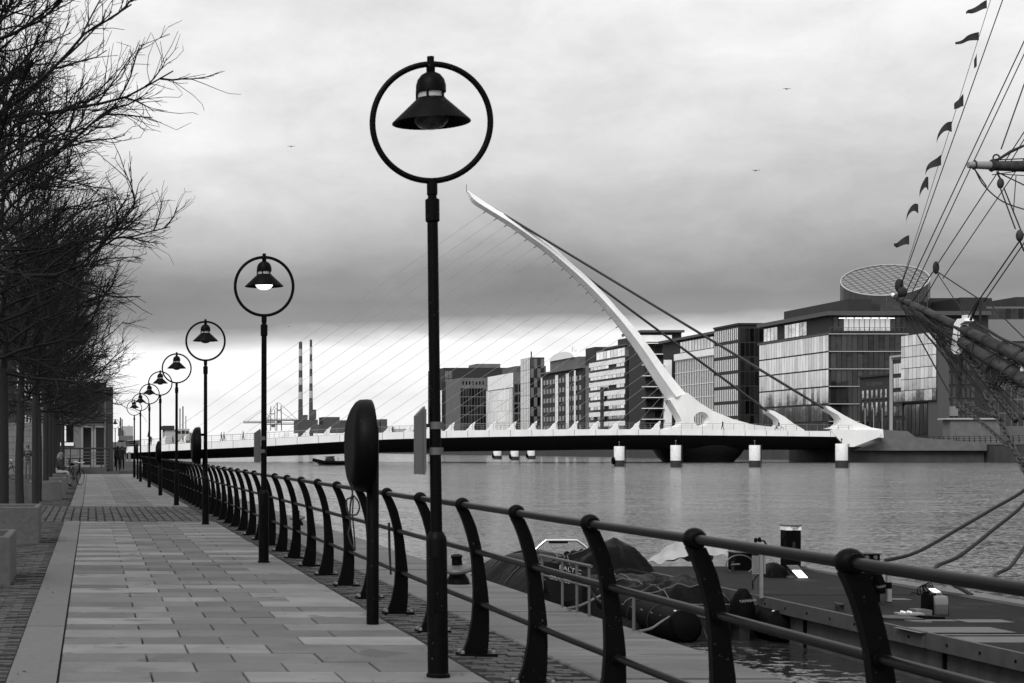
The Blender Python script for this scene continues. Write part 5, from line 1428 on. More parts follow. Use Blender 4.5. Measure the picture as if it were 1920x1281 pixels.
# service pedestal
Ys = 20.6
sp = thing('service_pedestal', 'dark service pedestal with two round sockets on the pontoon', 'pedestal', (PX(1634,Ys), Ys, PZ0))
MB().box(PX(1618,Ys), PX(1650,Ys), Ys, Ys+.2, PZ(1135,Ys), PZ(1040,Ys)).build('body', M['black'], sp)
MB().box(PX(1616.5,Ys), PX(1651.5,Ys), Ys-.02, Ys+.22, PZ(1040,Ys)+.001, PZ(1038,Ys)).build('lid', M['darkmetal'], sp)
for x in (1625, 1641):
    c = P(x, 1045, Ys); MB().tube([(c[0],Ys-.001,c[2]),(c[0],Ys-.018,c[2])], .024, 14).build('socket', M['signgrey'], sp)
MB().tube([P(1645,1076,Ys-.08),P(1652,1095,Ys-.08),P(1654,1113,Ys-.08)], [.045,.05,.04], 10).build('hose_reel', M['rubber'], sp, smooth=True)
MB().tube([P(1652,1097,Ys-.08),P(1653,1101,Ys-.08)], .052, 10).build('label_band', M['signgrey'], sp)
mp_ = thing('marker_post', 'short white and black banded post beside the service pedestal', 'post', (PX(1666,Ys), Ys, PZ0))
for i, (a, b_) in enumerate(((1076,1092),(1092,1104),(1104,1128),(1128,1140))):
    MB().box(PX(1662,Ys), PX(1670,Ys), Ys-.03, Ys+.03, PZ(b_,Ys)+.001, PZ(a,Ys)).build('band', M['frame'] if i % 2 == 0 else M['black'], mp_)
# jerrycans
Yj = ponY(1153)
jc = thing('jerrycan', 'pale translucent jerrycan half filled, on the pontoon', 'jerrycan', (PX(1768,Yj), Yj, PZ0), 'jerrycans on the pontoon')
def can(t, xa, xb, ya, yb, m1, m2):
    x0, x1 = PX(xa,Yj), PX(xb,Yj); z0, z1 = PZ0, PZ(ya,Yj); c = (x0+x1)/2; w = (x1-x0)/2; d = .10
    def ring(z, s): return [(c+w*s*cx_, Yj+.1+d*s*cy_, z) for cx_, cy_ in ((-1,-.7),(-.7,-1),(.7,-1),(1,-.7),(1,.7),(.7,1),(-.7,1),(-1,.7))]
    zs = [(0,.93),(.06,1),(.52,1.0)]; zu = [(.521,1.0),(.80,.98),(.92,.86),(.95,.55)]
    for nm, prof_, mt in (('lower_body', zs, m2), ('upper_body', zu, m1)):
        m = MB(); rows = [ring(z0+(z1-z0)*f, s)+[ring(z0+(z1-z0)*f, s)[0]] for f, s in prof_]; ribbon(m, rows); n = len(rows)
        m.f.append(tuple((n-1)*9+k for k in range(8))); m.f.append(tuple(range(8))[::-1]); m.build(nm, mt, t, smooth=True)
    MB().tube([(c-w*.3,Yj+.1,z1-.03),(c-w*.25,Yj+.1,z1+.01),(c+w*.35,Yj+.1,z1+.01),(c+w*.4,Yj+.1,z1-.03)], .014, 6).build('handle', m1, t)
    MB().lathe([(.028,z1-.03),(.028,z1+.012)], 10, (c-w*.6,Yj+.1,0)).build('cap', M['rubber'], t)
can(jc, 1753, 1782, 1116, 1153, M['plas'], M['plasd'])
j2 = thing('jerrycan', 'black jerrycan standing left of the pale one', 'jerrycan', (PX(1746,Yj), Yj, PZ0), 'jerrycans on the pontoon')
can(j2, 1741, 1752.5, 1113, 1151, M['rubber'], M['rubber'])
# boards, tray and tools
Yt = ponY(1160)
for (xa, xb, y, h, mt, nm, lb_, cat) in ((1658,1722,1163,.025,'darkmetal','timber_board','dark board lying on the pontoon left of the jerrycans','board'),(1679,1726,1157,.02,'frame','white_plank','short white plank lying on top of the dark board','plank'),(1712,1736,1155,.075,'plasd','plastic_tub','shallow grey tub between the board and the jerrycans','tub'),(1728,1760,1160,.03,'black','black_mat','small black mat in front of the jerrycans','mat'),(1704,1735,1166,.014,'ppaint','grey_offcut','thin pale offcut in front of the dark board','offcut')):
    Yk = ponY(y); zb = PZ0+(.027 if nm == 'white_plank' else 0)
    m = MB(); xa_, xb_ = PX(xa,Yk), PX(xb,Yk); sh = .35 if nm in ('timber_board','white_plank') else .1
    m.v = [(xa_+.02,Yk-.02,zb),(xb_+.02,Yk-.1,zb),(xb_,Yk+sh-.05,zb),(xa_,Yk+sh,zb),(xa_+.02,Yk-.02,zb+h),(xb_+.02,Yk-.1,zb+h),(xb_,Yk+sh-.05,zb+h),(xa_,Yk+sh,zb+h)]
    if nm == 'white_plank': m.v = [(x, y_*1.0 + (0.10 if i in (2,3,6,7) else .28)-.2, z) for i, (x, y_, z) in enumerate([(a, Yk, c) for a, b_, c in m.v])]
    m.f = [(0,3,2,1),(4,5,6,7),(0,1,5,4),(1,2,6,5),(2,3,7,6),(3,0,4,7)]
    tag(m.build(nm, M[mt]), lb_, cat)
for i, x in enumerate((1693, 1705)):
    tag(MB().tube([P(x-4,1147,ponY(1158)),P(x+4,1149,ponY(1158))], .014, 8).build('torch', M['fin']), f'{["left", "right"][i]} of two small white cylinders on the white plank', 'cylinder')
# white covered dinghy beyond the pontoon's end
def wt(u, v):
    x = PX(1232,27.2)+(PX(1366,27.2)-PX(1232,27.2))*u; y = 27.0+.9*v
    h = (max(0, min(1, (u-.02)/.35))**.8)*(1-.25*max(0, (u-.7)/.3))
    return (x, y, -.55+.28+.34*h*sin(pi*min(1, max(0, v*.92+.08)))**.6+.02*sin(17*u+5*v)+.015*sin(31*u-9*v))
tag(MB().grid(34, 12, wt).build('covered_dinghy', M['tarpw'], None, smooth='all'), 'dinghy under a crumpled white cover at the far end of the pontoon', 'boat')

# ================================================================== covered inflatable boats
def tarp_grid(x0, x1, y0, y1, peaks, nu, nv, seed, base):
    rn = random.Random(seed)
    ph = [rn.uniform(0, 6) for _ in range(6)]
    def f(u, v):
        x, y = x0+(x1-x0)*u, y0+(y1-y0)*v; z = base
        for px, py, h, rx, ry in peaks:
            d = sqrt(((x-px)/rx)**2+((y-py)/ry)**2); z = max(z, base+h*max(0, 1-d**.85))
        a = atan2(y-peaks[0][1], x-peaks[0][0])
        edge = min(u, 1-u, v, 1-v)*6
        rd = sqrt((x-peaks[0][0])**2+(y-peaks[0][1])**2)
        fold = (.075*(1-abs(sin(a*4.5+ph[0]+.5*rd)))**2+.045*(1-abs(sin(a*9+ph[1]-.4*rd)))**2)*min(1, rd*1.5)+.014*sin(x*17+ph[2])*sin(y*9+ph[3])-.03
        z += fold*min(1, edge)
        if edge < 1: z -= (1-edge)**1.3*.38
        return (x, y, z)
    return MB().grid(nu, nv, f)
def rib(lb_, xc, hw, y0, y1, r, engines, group='covered inflatable boats below the quay'):
    t = thing('inflatable_boat', lb_, 'boat', (xc, (y0+y1)/2, WZ), group)
    z = WZ+r*.85; L = y1-y0
    for s in (-1, 1):
        pts = [(xc+s*hw, y0-.55, z+.02), (xc+s*hw, y0-.25, z), (xc+s*hw, y0+L*.35, z), (xc+s*hw*.98, y0+L*.65, z+.04), (xc+s*hw*.6, y0+L*.9, z+.14), (xc+s*.02, y1, z+.22)]
        cpts = curve(pts, 5); rr = [r*.35]+[r*.8]*2+[r]*(len(cpts)-3)
        tu = MB().tube(cpts, rr, 14).build('tube', M['rubber'], t, smooth=True)
        MB().tube([(xc+s*hw*1.0-.02, y0-.50, z+.10), (xc+s*hw+.05, y0-.47, z-.12)], .020, 6).build('reflective_bar', M['fin'], tu)
        MB().box(xc+s*hw-.09, xc+s*hw-.03, y0-.36, y0-.33, z+.12, z+.20).build('reflective_patch', M['fin'], tu)
    MB().box(xc-hw+.1, xc+hw-.1, y0, y1-L*.25, WZ-.15, WZ+.12).build('hull', M['hull'], t)
    MB().box(xc-hw+.12, xc+hw-.12, y0-.02, y0+.05, WZ-.1, WZ+.42).build('transom', M['hull'], t)
    for ex in engines:
        cw = MB(); prf = [(-.10,0,.30),(-.20,.06,.34),(-.22,.20,.33),(-.18,.34,.27),(-.06,.42,.16),(.06,.40,.12)]
        e0 = (xc+ex, y0-.22)
        m = MB(); rows = []
        for k in range(7):
            f = k/6; w = .155*(1-.75*(f**3)); d = .24*(1-.55*f**3); zz = WZ+.22+.42*f
            rows.append([(e0[0]+w*cos(2*pi*q/12), e0[1]-.05*f+d*sin(2*pi*q/12)*.8, zz) for q in range(13)])
        ribbon(m, rows); m.f.append(tuple(6*13+q for q in range(12))); c_ = m.build('engine_cowl', M['rubber'], t, smooth='all')
        lettering('YAMAHA', .05, M['text_white'], c_, (e0[0]+.0, e0[1]-.205, WZ+.50), (radians(90), radians(-6), 0))
        MB().box(e0[0]-.06, e0[0]+.06, e0[1]-.10, e0[1]+.12, WZ-.4, WZ+.219).build('engine_leg', M['darkmetal'], t)
    return t
# far boat with roll bar
bA = rib('inflatable boat with a silver roll bar under a dark lettered cover, farther of two', 7.62, .70, 26.0, 29.6, .22, [])
tgA = tarp_grid(6.55, 8.6, 25.2, 30.0, [(8.08,26.3,.62,1.3,2.0),(7.35,28.2,.30,1.3,2.2),(7.0,27.2,.22,1.0,2.0)], 46, 56, 3, -.40).build('cover', M['tarp'], bA, smooth='all')
Yk = 29.0
def q(x, y): return P(x, y, Yk)
rbm = MB(); rbm.tube(curve([q(1004,1075),q(1004,1035),q(1007,1028),q(1022,1015),q(1030,1013.5),q(1076,1013.5),q(1083,1015),q(1098,1026),q(1103,1035),q(1104,1060)], 4), .022, 10)
rbm.build('roll_bar', M['chrome'], bA, smooth=True)
MB().box(q(1030,1017)[0], q(1064,1017)[0], Yk-.03, Yk+.03, q(0,1019)[2], q(0,1015.5)[2]).build('light_bar', M['black'], bA)
MB().ell(q(1063,1040), .055,.055,.06, 10, 8).build('searchlight', M['rubber'], bA, smooth='all')
MB().ell(q(1074,1045), .07,.09,.07, 12, 8).build('radar_dome', M['signgrey'], bA, smooth='all')
MB().box(q(1022,1047)[0], q(1040,1047)[0], Yk-.1, Yk+.15, q(0,1062)[2], q(0,1045)[2]).build('console', M['tarp'], bA)
Yt_ = 25.1
MB().grid(12, 8, lambda u, v: (PX(1012,Yt_)+(PX(1120,Yt_)-PX(1012,Yt_))*u, Yt_-.6*v+.05*sin(9*u), PZ(1056,Yt_)-.5*v-.10*u*(1-v)+.03*sin(7*u+4*v))).build('cover_flap', M['tarp'], bA, smooth='all')
lt = lettering('BALTIC', .10, M['text_white'], bA, (PX(1066,24.75), 24.66, PZ(1068,24.75)), (radians(60), radians(14), radians(-4)))
lt2 = lettering('GRACES', .085, M['text_white'], bA, (PX(1046,24.55), 24.46, PZ(1086,24.55)), (radians(60), radians(14), radians(-4)))
# near boat with outboard engines
bB = rib('inflatable boat under a dark peaked cover with outboard engine, nearer of two', 7.82, .60, 21.2, 25.0, .21, [.18])
tarp_grid(6.95, 8.45, 21.75, 25.4, [(7.98,22.9,.34,.9,1.5),(7.75,24.4,.24,.9,1.2)], 40, 50, 9, -.42).build('cover', M['tarp'], bB, smooth='all')
MB().box(PX(1352,23.5), PX(1388,23.5), 23.4, 23.9, PZ(1150,23.5), PZ(1094,23.5)).build('seat_pod', M['rubber'], bB)
MB().tube([P(1262,1155,20.9),P(1305,1155,20.9),P(1325,1160,20.8)], .022, 6).build('grab_rail', M['darkmetal'], bB)
MB().tube([P(1318,1178,20.8),P(1331,1208,20.7),P(1333,1240,20.6)], .012, 6).build('lifting_strap', M['darkmetal'], bB)
for i, (pts, lb_) in enumerate((([(P(1198,1192,14.4)[0], 14.4, .01), P(1222,1178,17), P(1240,1166,19), P(1256,1156,20.9)], 'thin line running from the quay edge to the nearer covered boat'),
                                ([P(1104,1098,15.9), P(1112,1116,17), P(1128,1130,18.5), P(1150,1140,21)], 'pale rope dropping from low handrail to the boats'),
                                ([P(1064,1141,16.3), P(1090,1135,17), P(1130,1115,19), P(1150,1106,21)], 'slack pale rope lying across the quay edge by the low handrail'))):
    tag(MB().tube(curve(pts, 6), .012, 6).build('boat_line', M['signgrey'], None, smooth=True), lb_, 'rope', 'boat lines')
dg_ = thing('white_dinghy', 'white rounded dinghy bow just showing at the bottom edge', 'boat', (6.3, 17.0, WZ))
Yd = 17.2
MB().ell((PX(1412,Yd), Yd, PZ(1293,Yd)), .20, .6, .16, 20, 12).build('hull', M['fin'], dg_, smooth='all')
# RIB motoring on the river
Yb = (EYE-WZ)*FPX/(872.5-VPY)
rv = thing('patrol_boat', 'small dark patrol boat with canopy motoring on the river before the bridge', 'boat', (PX(628,Yb), Yb, WZ))
def qb(x, y): return (PX(x,Yb), PZ(y,Yb))
for dy in (-.9, .9):
    MB().tube(curve([(qb(664,866)[0],Yb+dy,qb(0,867)[1]),(qb(640,867)[0],Yb+dy,qb(0,867.5)[1]),(qb(610,866)[0],Yb+dy,qb(0,867)[1]),(qb(596,863)[0],Yb+dy*.6,qb(0,864.5)[1]),(qb(588,861)[0],Yb,qb(0,862.5)[1])], 5), .26, 10).build('tube', M['rubber'], rv, smooth=True)
MB().prism([qb(592,865),qb(664,868),qb(664,874),qb(600,873)], 'y', Yb-.7, Yb+.7).build('hull', M['hull'], rv)
MB().prism([qb(609,866),qb(628,866),qb(625,857),qb(612,857.5)], 'y', Yb-.6, Yb+.6).build('cabin', M['hull'], rv)
MB().prism([qb(608,857),qb(627,857),qb(626,855.5),qb(610,856)], 'y', Yb-.65, Yb+.65).build('canopy', M['black'], rv)
MB().prism([qb(613,862),qb(619,862),qb(619,858.5),qb(614,858.5)], 'y', Yb-.62, Yb-.605).build('window', M['glassr'], rv)
MB().box(qb(658,0)[0], qb(664,0)[0], Yb-.3, Yb+.3, WZ, qb(0,859)[1]).build('outboard', M['black'], rv)
pp_ = person('person in pale jacket standing in the patrol boat', {}, (M['cl_light'], D, D, Sk), (PX(634,Yb), Yb, qb(0,868)[1]-.55), radians(90), M['haird'])
pp_.scale = (.72,.72,.72)
# deck seams, cleats and tyre fenders on the pontoon
for yy in (9.03, 12.63, 17.13, 21.63): MB().box(PXa+.01, PXb-.31, yy-.02, yy+.02, PZ0+.001, PZ0+.006).build('deck_seam', M['black'], po)
for yy in (7.0, 11.0, 14.6, 19.6, 23.8):
    cl = thing('mooring_cleat', f'iron cleat on the pontoon edge, {["nearest", "second", "third", "fourth", "farthest"][(7.0, 11.0, 14.6, 19.6, 23.8).index(yy)]} along its near side', 'cleat', (PXa+.18, yy, PZ0), 'cleats on the pontoon')
    MB().tube([(PXa+.18,yy-.14,PZ0+.075),(PXa+.18,yy-.05,PZ0+.06),(PXa+.18,yy+.05,PZ0+.06),(PXa+.18,yy+.14,PZ0+.075)], [.012,.02,.02,.012], 8).build('horn', M['darkmetal'], cl, smooth=True)
    MB().box(PXa+.15, PXa+.21, yy-.05, yy+.05, PZ0, PZ0+.055).build('foot', M['darkmetal'], cl)
# grab lines and seams on the boats, lashings over the covers
for t_, xc, hw, y0, y1, r in ((bA, 7.62, .70, 26.0, 29.6, .22), (bB, 7.82, .60, 21.2, 25.0, .21)):
    for s in (-1, 1):
        pts = []
        for k in range(13):
            yq = y0-.1+(y1-y0)*.6*k/12; pts.append((xc+s*(hw+r*.80), yq, WZ+r*.85+r*.55-.045*(k % 2)))
        MB().tube(curve(pts, 4), .009, 5).build('grab_line', M['signgrey'], t_, smooth=True)
    for yq in (y0+.3, y0+1.1, y0+1.9):
        for s in (-1, 1): MB().torus((xc+s*hw, yq, WZ+r*.85), r+.003, .007, 'xz', 24, 5).build('tube_seam', M['darkmetal'], t_)
dgx = bpy.context.evaluated_depsgraph_get(); dgx.update()
def drape(t_, pts, r=.008, n=18):
    out = []
    for (xa, ya), (xb, yb) in zip(pts, pts[1:]):
        for k in range(n):
            f = k/n; x, y = xa+(xb-xa)*f, ya+(yb-ya)*f
            h = scene.ray_cast(dgx, Vector((x, y, 3)), Vector((0, 0, -1)))
            out.append((x, y, (h[1].z if h[0] else WZ)+.012))
    MB().tube(out, r, 5).build('lashing', M['signgrey'], t_, smooth=True)
drape(bA, [(6.6,27.2),(8.5,26.1)]); drape(bA, [(6.7,28.6),(8.5,27.6)]); drape(bA, [(7.2,25.4),(7.9,29.6)])
drape(bB, [(7.0,22.6),(8.4,22.2)]); drape(bB, [(7.0,24.0),(8.4,23.8)]); drape(bB, [(7.5,21.8),(7.6,25.2)])
# ================================================================== tall ship: bowsprit, rigging and bow
SX = 18.0
def S(px, py): Y = FPX*SX/(px-VPX); return (SX, Y, PZ(py, Y))
sh = thing('tall_ship', 'tall ship at the right edge showing its timber bowsprit, rigging and yard', 'ship', (SX, 26, WZ))
# hull outside the frame, so the ropes lead somewhere
sec = []
for f in [k/10 for k in range(11)]:
    Y = 31.2-22*f; hb = 3.3*(1-(1-min(1, f*2.2))**2); sheer = 2.2-.5*min(1, f*1.5)
    row_ = []
    for j in range(7):
        v = j/6; w = hb*(v**.55); z = WZ-1.5+(sheer-WZ+1.5)*v
        row_.append((w, Y-(1.6*(1-v) if f == 0 else 1.6*(1-v)*(1-f)), z))
    sec.append(row_)
m = MB()
ribbon(m, [[(SX+a, b, c) for a, b, c in r] for r in sec]); ribbon(m, [[(SX-a, b, c) for a, b, c in r] for r in sec])
m.f.append(tuple(k*7+6 for k in range(11))+tuple(77+k*7+6 for k in range(10, -1, -1)))
m.build('hull', M['hull'], sh, smooth=True)
MB().lathe([(.30,1.5),(.27,10),(.20,18),(.12,27)], 14, (SX,24,0)).build('foremast', M['timber'], sh, smooth=True)
def sp(a, b, r0, r1, nm, mt='timber', n=14): return MB().tube([a, tuple(Vector(a).lerp(Vector(b), .5)), b], [r0, (r0+r1)/2, r1], n).build(nm, M[mt], sh, smooth=True)
# bowsprit (below) and jib-boom (above)
bs0 = Vector(S(1806, 641)); bs1 = Vector(S(1938, 722)); d = (bs1-bs0).normalized()
bs = sp(tuple(bs0), tuple(bs0+d*6.0), .135, .20, 'bowsprit')
jb0 = Vector(S(1680, 556)); jb1 = Vector(S(1815, 622)); d2 = (jb1-jb0).normalized()
jb = sp(tuple(jb0), tuple(jb0+d2*7.2), .062, .150, 'jib_boom')
MB().tube([tuple(jb0-d2*.16), tuple(jb0+d2*.02)], .045, 10).build('boom_tip', M['fin'], jb, smooth=True)
for px, py in ((1688,560),(1697,565)): MB().tube([tuple(Vector(S(px,py))-d2*.04), tuple(Vector(S(px,py))+d2*.04)], .085, 12).build('boom_band', M['rope'], jb, smooth=True)
# white cap that joins them
cap = [S(1797,664), S(1791,656), S(1797,607), S(1803,598), S(1816,597), S(1818,602), S(1808,608), S(1806,640), S(1806,664)]
c = MB()
for dx in (-.09, .09):
    c.v += [(x+dx, y, z) for x, y, z in cap]
n = len(cap); c.f = [tuple(range(n)), tuple(range(2*n-1, n-1, -1))]+[(k, (k+1) % n, n+(k+1) % n, n+k) for k in range(n)]
c.build('bowsprit_cap', M['whitewall'], sh)
MB().box(SX-.08, SX+.08, S(1813,592)[1]-.05, S(1813,592)[1]+.05, S(1813,597)[2], S(1813,591)[2]).build('cap_iron', M['fin'], sh)
# dolphin striker
MB().tube([S(1803,655), S(1799,700), S(1795,766)], [.06,.055,.03], 8).build('dolphin_striker', M['timber'], sh, smooth=True)
rig = []
def line(a, b, r=.012, dx=0.0, mt='rope', sag=0.0, nm='stay'):
    A = Vector(a); B = Vector(b); A.x += dx; B.x += dx
    pts = [A.lerp(B, k/8)+Vector((0,0,-sag*4*(k/8)*(1-k/8))) for k in range(9)] if sag else [A, B]
    MB().tube([tuple(p) for p in pts], r, 6).build(nm, M[mt], sh, smooth=True)
def ext(p0, p1, k): A, B = Vector(S(*p0)), Vector(S(*p1)); return tuple(A+(B-A)*k)
line(S(1688,540), ext((1688,540),(1880,0),2.4), .011)                         # flag stay
line(S(1690,545), ext((1690,545),(1862,0),1.9), .006, -.05)                   # flag halyard
line(S(1700,545), ext((1700,545),(1920,78),2.2), .012); line(S(1706,548), ext((1706,548),(1920,92),2.2), .011, .05)
line(S(1755,500), ext((1755,500),(1920,248),2.2), .011); line(S(1763,522), ext((1763,522),(1920,290),2.2), .010, .06)
line(S(1706,572), S(1755,502), .013); line(S(1718,578), S(1757,512), .011, .05)
line(S(1755,508), S(1836,561), .012); line(S(1757,512), S(1808,590), .009)
line(S(1836,562), ext((1836,562),(1920,440),2.2), .014); line(S(1838,566), ext((1838,566),(1920,446),2.2), .012, .07)
line(S(1836,562), S(1820,600), .03); line(S(1838,562), S(1838,610), .022); line(S(1834,562), S(1812,600), .012)
line(S(1838,562), S(1945,668), .012, .1); line(S(1800,560), S(1945,700), .008, -.15)
MB().ell(S(1755,502), .07,.05,.14, 10, 8).build('block', M['rope'], sh, smooth='all')
MB().ell(S(1686,536), .10,.07,.16, 10, 8).build('block', M['rope'], sh, smooth='all')
MB().ell(S(1692,548), .11,.09,.12, 10, 8).build('block', M['rope'], sh, smooth='all')
# stays below the boom: martingale, bobstays, chain
line(S(1681,556), S(1788,752), .016); line(S(1684,560), S(1845,745), .020, .05); line(S(1688,562), S(1850,760), .015, -.06)
line(S(1693,566), S(1880,790), .018, .02); line(S(1700,572), S(1795,680), .012, .1); line(S(1720,590), S(1960,820), .010, .14)
line(S(1705,572), S(1800,640), .012, -.1); line(S(1710,570), S(1790,625), .010, .12)
line(S(1800,656), S(1905,790), .05, 0, 'rope'); line(S(1806,660), S(1915,785), .04, .06, 'timber')
def chain(pts, r, link):
    m = MB(); P_ = [Vector(p) for p in pts]; tot = 0
    for a, b in zip(P_, P_[1:]):
        n = max(1, int((b-a).length/link))
        for k in range(n):
            c0 = a.lerp(b, (k+.5)/n); dd = (b-a).normalized(); o1 = Vector((1,0,0)) if (k % 2) else dd.cross(Vector((1,0,0))).normalized()
            lp_ = [tuple(c0+dd*cos(2*pi*q/10)*link*.68+o1*sin(2*pi*q/10)*link*.38) for q in range(11)]
            m.tube(lp_, r, 5, False)
    m.build('chain', M['chain'], sh)
chain([S(1788,752), S(1850,800), S(1900,845), S(1950,892)], .020, .085)
chain([S(1846,735), S(1862,765), S(1885,810), S(1905,850), S(1925,890)], .026, .11)
chain([S(1808,752), S(1840,772), S(1868,782)], .016, .08)
chain([S(1806,660), S(1850,715), S(1905,785)], .024, .09)
# safety net under the boom
nt_ = MB()
for k in range(13):
    f = k/12; a = Vector(S(1712,574)).lerp(Vector(S(1800,618)), f); b = Vector(S(1722,590)).lerp(Vector(S(1798,652)), f)+Vector((0,0,.03*sin(k)))
    nt_.tube([tuple(a+Vector((-.3,0,0))), tuple(a.lerp(b, .6)+Vector((-.2,0,-.05))), tuple(b), tuple(a.lerp(b, .6)+Vector((.2,0,-.05))), tuple(a+Vector((.3,0,0)))], .006, 4)
for j in range(5):
    g = (j+1)/5
    nt_.tube([tuple(Vector(S(1712,574)).lerp(Vector(S(1800,618)), k/8).lerp(Vector(S(1722,590)).lerp(Vector(S(1798,652)), k/8), g)+Vector((-.3*(1-g),0,.02*sin(3*k+j)))) for k in range(9)], .006, 4)
for k in range(9):
    f = k/8; a = Vector(S(1840,680)).lerp(Vector(S(1935,735)), f)
    nt_.tube([tuple(a+Vector((-.25,0,.12))), tuple(a+Vector((0,.15,-.10))), tuple(a+Vector((.25,0,.12)))], .007, 4)
    nt_.tube([tuple(a), tuple(a+Vector((.1,.25,-.16)))], .007, 4)
nt_.build('safety_net', M['rope'], sh)
for k in range(8):
    a = Vector(S(1866+6*(k % 4),697+5*(k//4)))
    MB().torus((a.x-.1, a.y, a.z), .15+.02*(k % 3), .016, 'yz', 18, 5).build('rope_coil', M['rope'], sh)
MB().tube(curve([S(1928,648), S(1912,660), S(1904,680), S(1898,700), S(1884,718)], 6), .02, 6).build('hanging_line', M['rope'], sh, smooth=True)
MB().tube(curve([S(1832,608), S(1850,618), S(1880,636), S(1915,650), S(1945,665)], 6), .028, 6).build('foot_rope', M['rope'], sh, smooth=True)
MB().ell(S(1919,698), .07,.07,.13, 8, 6).build('white_fender', M['fin'], sh, smooth='all')
# tangle of lashings, ratlines and ropes round the cap and under the bowsprit
rt_ = random.Random(12)
for k in range(26):
    a = (1690+rt_.uniform(0, 40), 556+rt_.uniform(0, 30)); b = (1800+rt_.uniform(0, 120), 640+rt_.uniform(0, 150))
    f0, f1 = rt_.uniform(0, .4), rt_.uniform(.6, 1.0); A, B = Vector(S(*a)), Vector(S(*b))
    line(tuple(A.lerp(B, f0)), tuple(A.lerp(B, f1)), rt_.uniform(.006, .014), rt_.uniform(-.2, .2), sag=rt_.uniform(0, .12))
for k in range(16):
    x = 1800+rt_.uniform(-6, 130); y = 640+(x-1800)*.62+rt_.uniform(-26, 20); c0 = Vector(S(x, y)); r0 = rt_.uniform(.08, .2)
    pts = [tuple(c0+Vector((rt_.gauss(0, r0), rt_.gauss(0, r0), rt_.gauss(0, r0)))) for _ in range(5)]
    MB().tube(curve(pts, 5), rt_.uniform(.007, .016), 5).build('lashing', M['rope'], sh, smooth=True)
for k in range(9):
    p0 = jb0.lerp(jb0+d2*7.2, (k+1.2)/11); MB().tube([tuple(p0-d2*.05), tuple(p0+d2*.05)], .075+.0095*k, 10).build('lashing', M['rope'], jb, smooth=True)
for k in range(5):
    p0 = bs0+d*(.5+.9*k); MB().tube([tuple(p0-d*.06), tuple(p0+d*.06)], .150+.012*k, 12).build('lashing', M['rope'], bs, smooth=True)
# yard end with its gear
YY = 27.0
def Q(px, py): return P(px, py, YY)
yd = MB().tube([Q(1858,311), Q(1920,312), (SX+4.3, YY, Q(0,313)[2])], [.075,.088,.10], 14).build('yard', M['timber'], sh, smooth=True)
MB().tube([Q(1815,309.5), Q(1822,309.5), Q(1857,310.5)], [.048,.056,.066], 14).build('yard_arm', M['frame'], yd, smooth=True)
MB().torus(Q(1827,309.5), .068, .012, 'yz', 18, 6).build('yard_band', M['rope'], yd); MB().torus(Q(1860,310.5), .085, .018, 'yz', 18, 6).build('yard_band', M['rope'], yd)
MB().torus(Q(1868,296), .05, .014, 'xz', 16, 6).build('shackle', M['darkmetal'], yd)
MB().tube([Q(1862,300), Q(1872,299), Q(1896,284), Q(1945,262)], [.012,.022,.026,.012], 7).build('lift', M['rope'], yd, smooth=True)
MB().ell(Q(1876,344), .055,.045,.085, 10, 8).build('block', M['timber'], yd, smooth='all'); MB().ell(Q(1912,442), .06,.05,.095, 10, 8).build('block', M['timber'], yd, smooth='all')
for a, b, r in (((1876,354),(1904,430),.010),((1882,352),(1915,434),.010),((1870,325),(1876,336),.014),((1828,318),(1850,350),.009),((1868,322),(1930,352),.010),((1868,326),(1930,330),.008),((1870,300),(1935,297),.010),((1905,330),(1900,400),.007),((1860,328),(1930,318),.008)):
    MB().tube([Q(*a), Q(*b)], r, 6).build('line', M['rope'], yd)
MB().tube(curve([Q(1828,318), Q(1845,348), Q(1880,378), Q(1930,396)], 6), .010, 6).build('foot_rope', M['rope'], yd, smooth=True)
MB().tube([Q(1912,452), Q(1920,470), Q(1930,480)], .014, 6).build('line', M['rope'], yd)
lf = [((1880,245),(2000,-160)),((1868,300),(1925,120))]
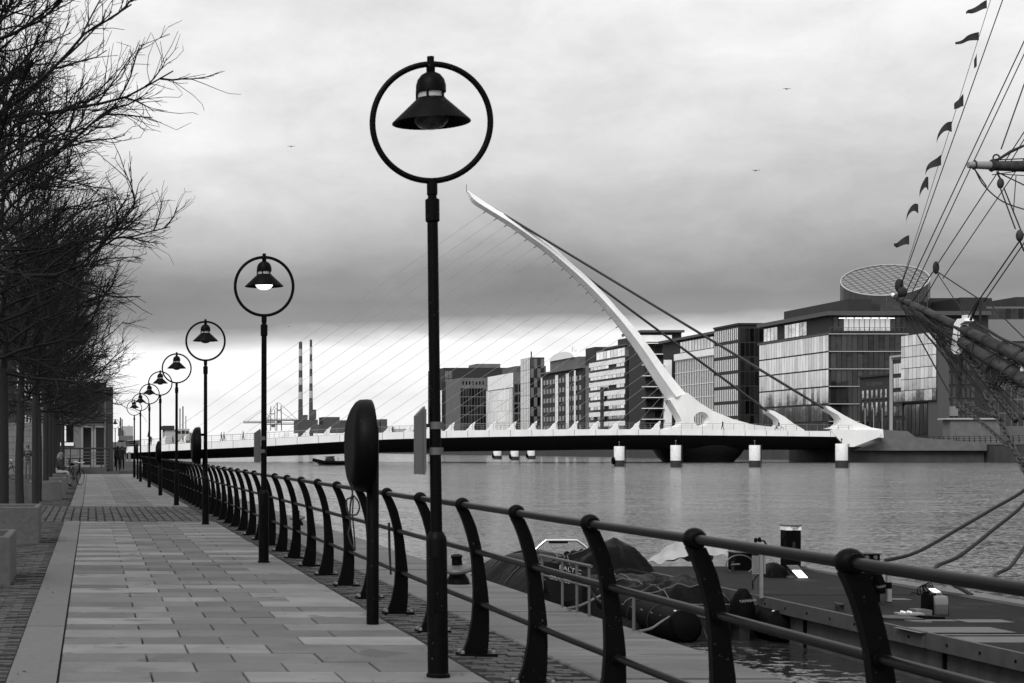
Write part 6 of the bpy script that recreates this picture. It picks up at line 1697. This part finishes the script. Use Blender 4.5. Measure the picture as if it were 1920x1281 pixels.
MB().tube([Q(1877,280), Q(1925,145)], .010, 6).build('line', M['rope'], yd); MB().tube([Q(1885,320), Q(1930,245)], .008, 6).build('line', M['rope'], yd)
# bunting
def flag(px, py, w, h, droop, lb_, curl=.0):
    Y = FPX*SX/(px-VPX); c = Vector((SX-.06, Y, PZ(py, Y))); k = Y/FPX
    t = thing('signal_pennant', lb_, 'flag', c, 'bunting on the ship\'s forestay')
    def f(u, v):
        hh = h*k*(1-.72*u); x = -w*k*u+ .0; z = -droop*k*u**1.3 - (v-.5)*hh + .045*sin(6*u+px)*u + curl*k*sin(pi*u)
        return (c.x+x, c.y+.08*sin(7*u+px*.3)*u, c.z+z+ (h*k*.36*(0.5-v))*0)
    MB().grid(12, 4, f).build('cloth', M['flag'], t, smooth='all')
for i, (px, py, w, h, dr, cu) in enumerate(((1856,8,43,16,22,0),(1841,68,44,16,12,0),(1837,112,6,26,14,0),(1812,188,20,24,20,2),(1790,238,30,20,26,6),(1770,300,32,20,24,0),(1746,345,16,26,22,8),(1727,392,24,18,22,8),(1710,450,32,18,12,0))):
    flag(px, py, w, h, dr, f'dark pennant on the forestay, {ORD[i]} from the top' if i < 8 else 'lowest dark pennant on the forestay, just above the drum roof', cu)
# mooring ropes to the pontoon
for i, (pts, r, lb_) in enumerate((([(10.9,23.4,.02), P(1720,1035,24.0), P(1800,990,25.0), P(1860,955,26.0), P(1925,915,27.2), (15.4,27.8,1.3)], .030, 'uppermost mooring rope running from the pontoon to the tall ship'),
                                   ([P(1752,1070,21.8), P(1800,1042,23), P(1860,995,24.6), P(1925,938,26.4), (15.2,27.4,1.3)], .030, 'middle mooring rope running from the pontoon to the tall ship'),
                                   ([P(1872,1087,19.6), P(1895,1062,20.5), P(1925,1020,22.0), (15.0,26.0,1.2)], .026, 'lowest mooring rope at the right edge above the railing'))):
    if i > 0: pts = [(10.95, pts[0][1]-.6, PZ0+.03)]+pts
    tag(MB().tube(curve(pts, 8), r*.85, 8).build('mooring_rope', M['ropel'], None, smooth=True), lb_, 'rope', 'ship mooring ropes')
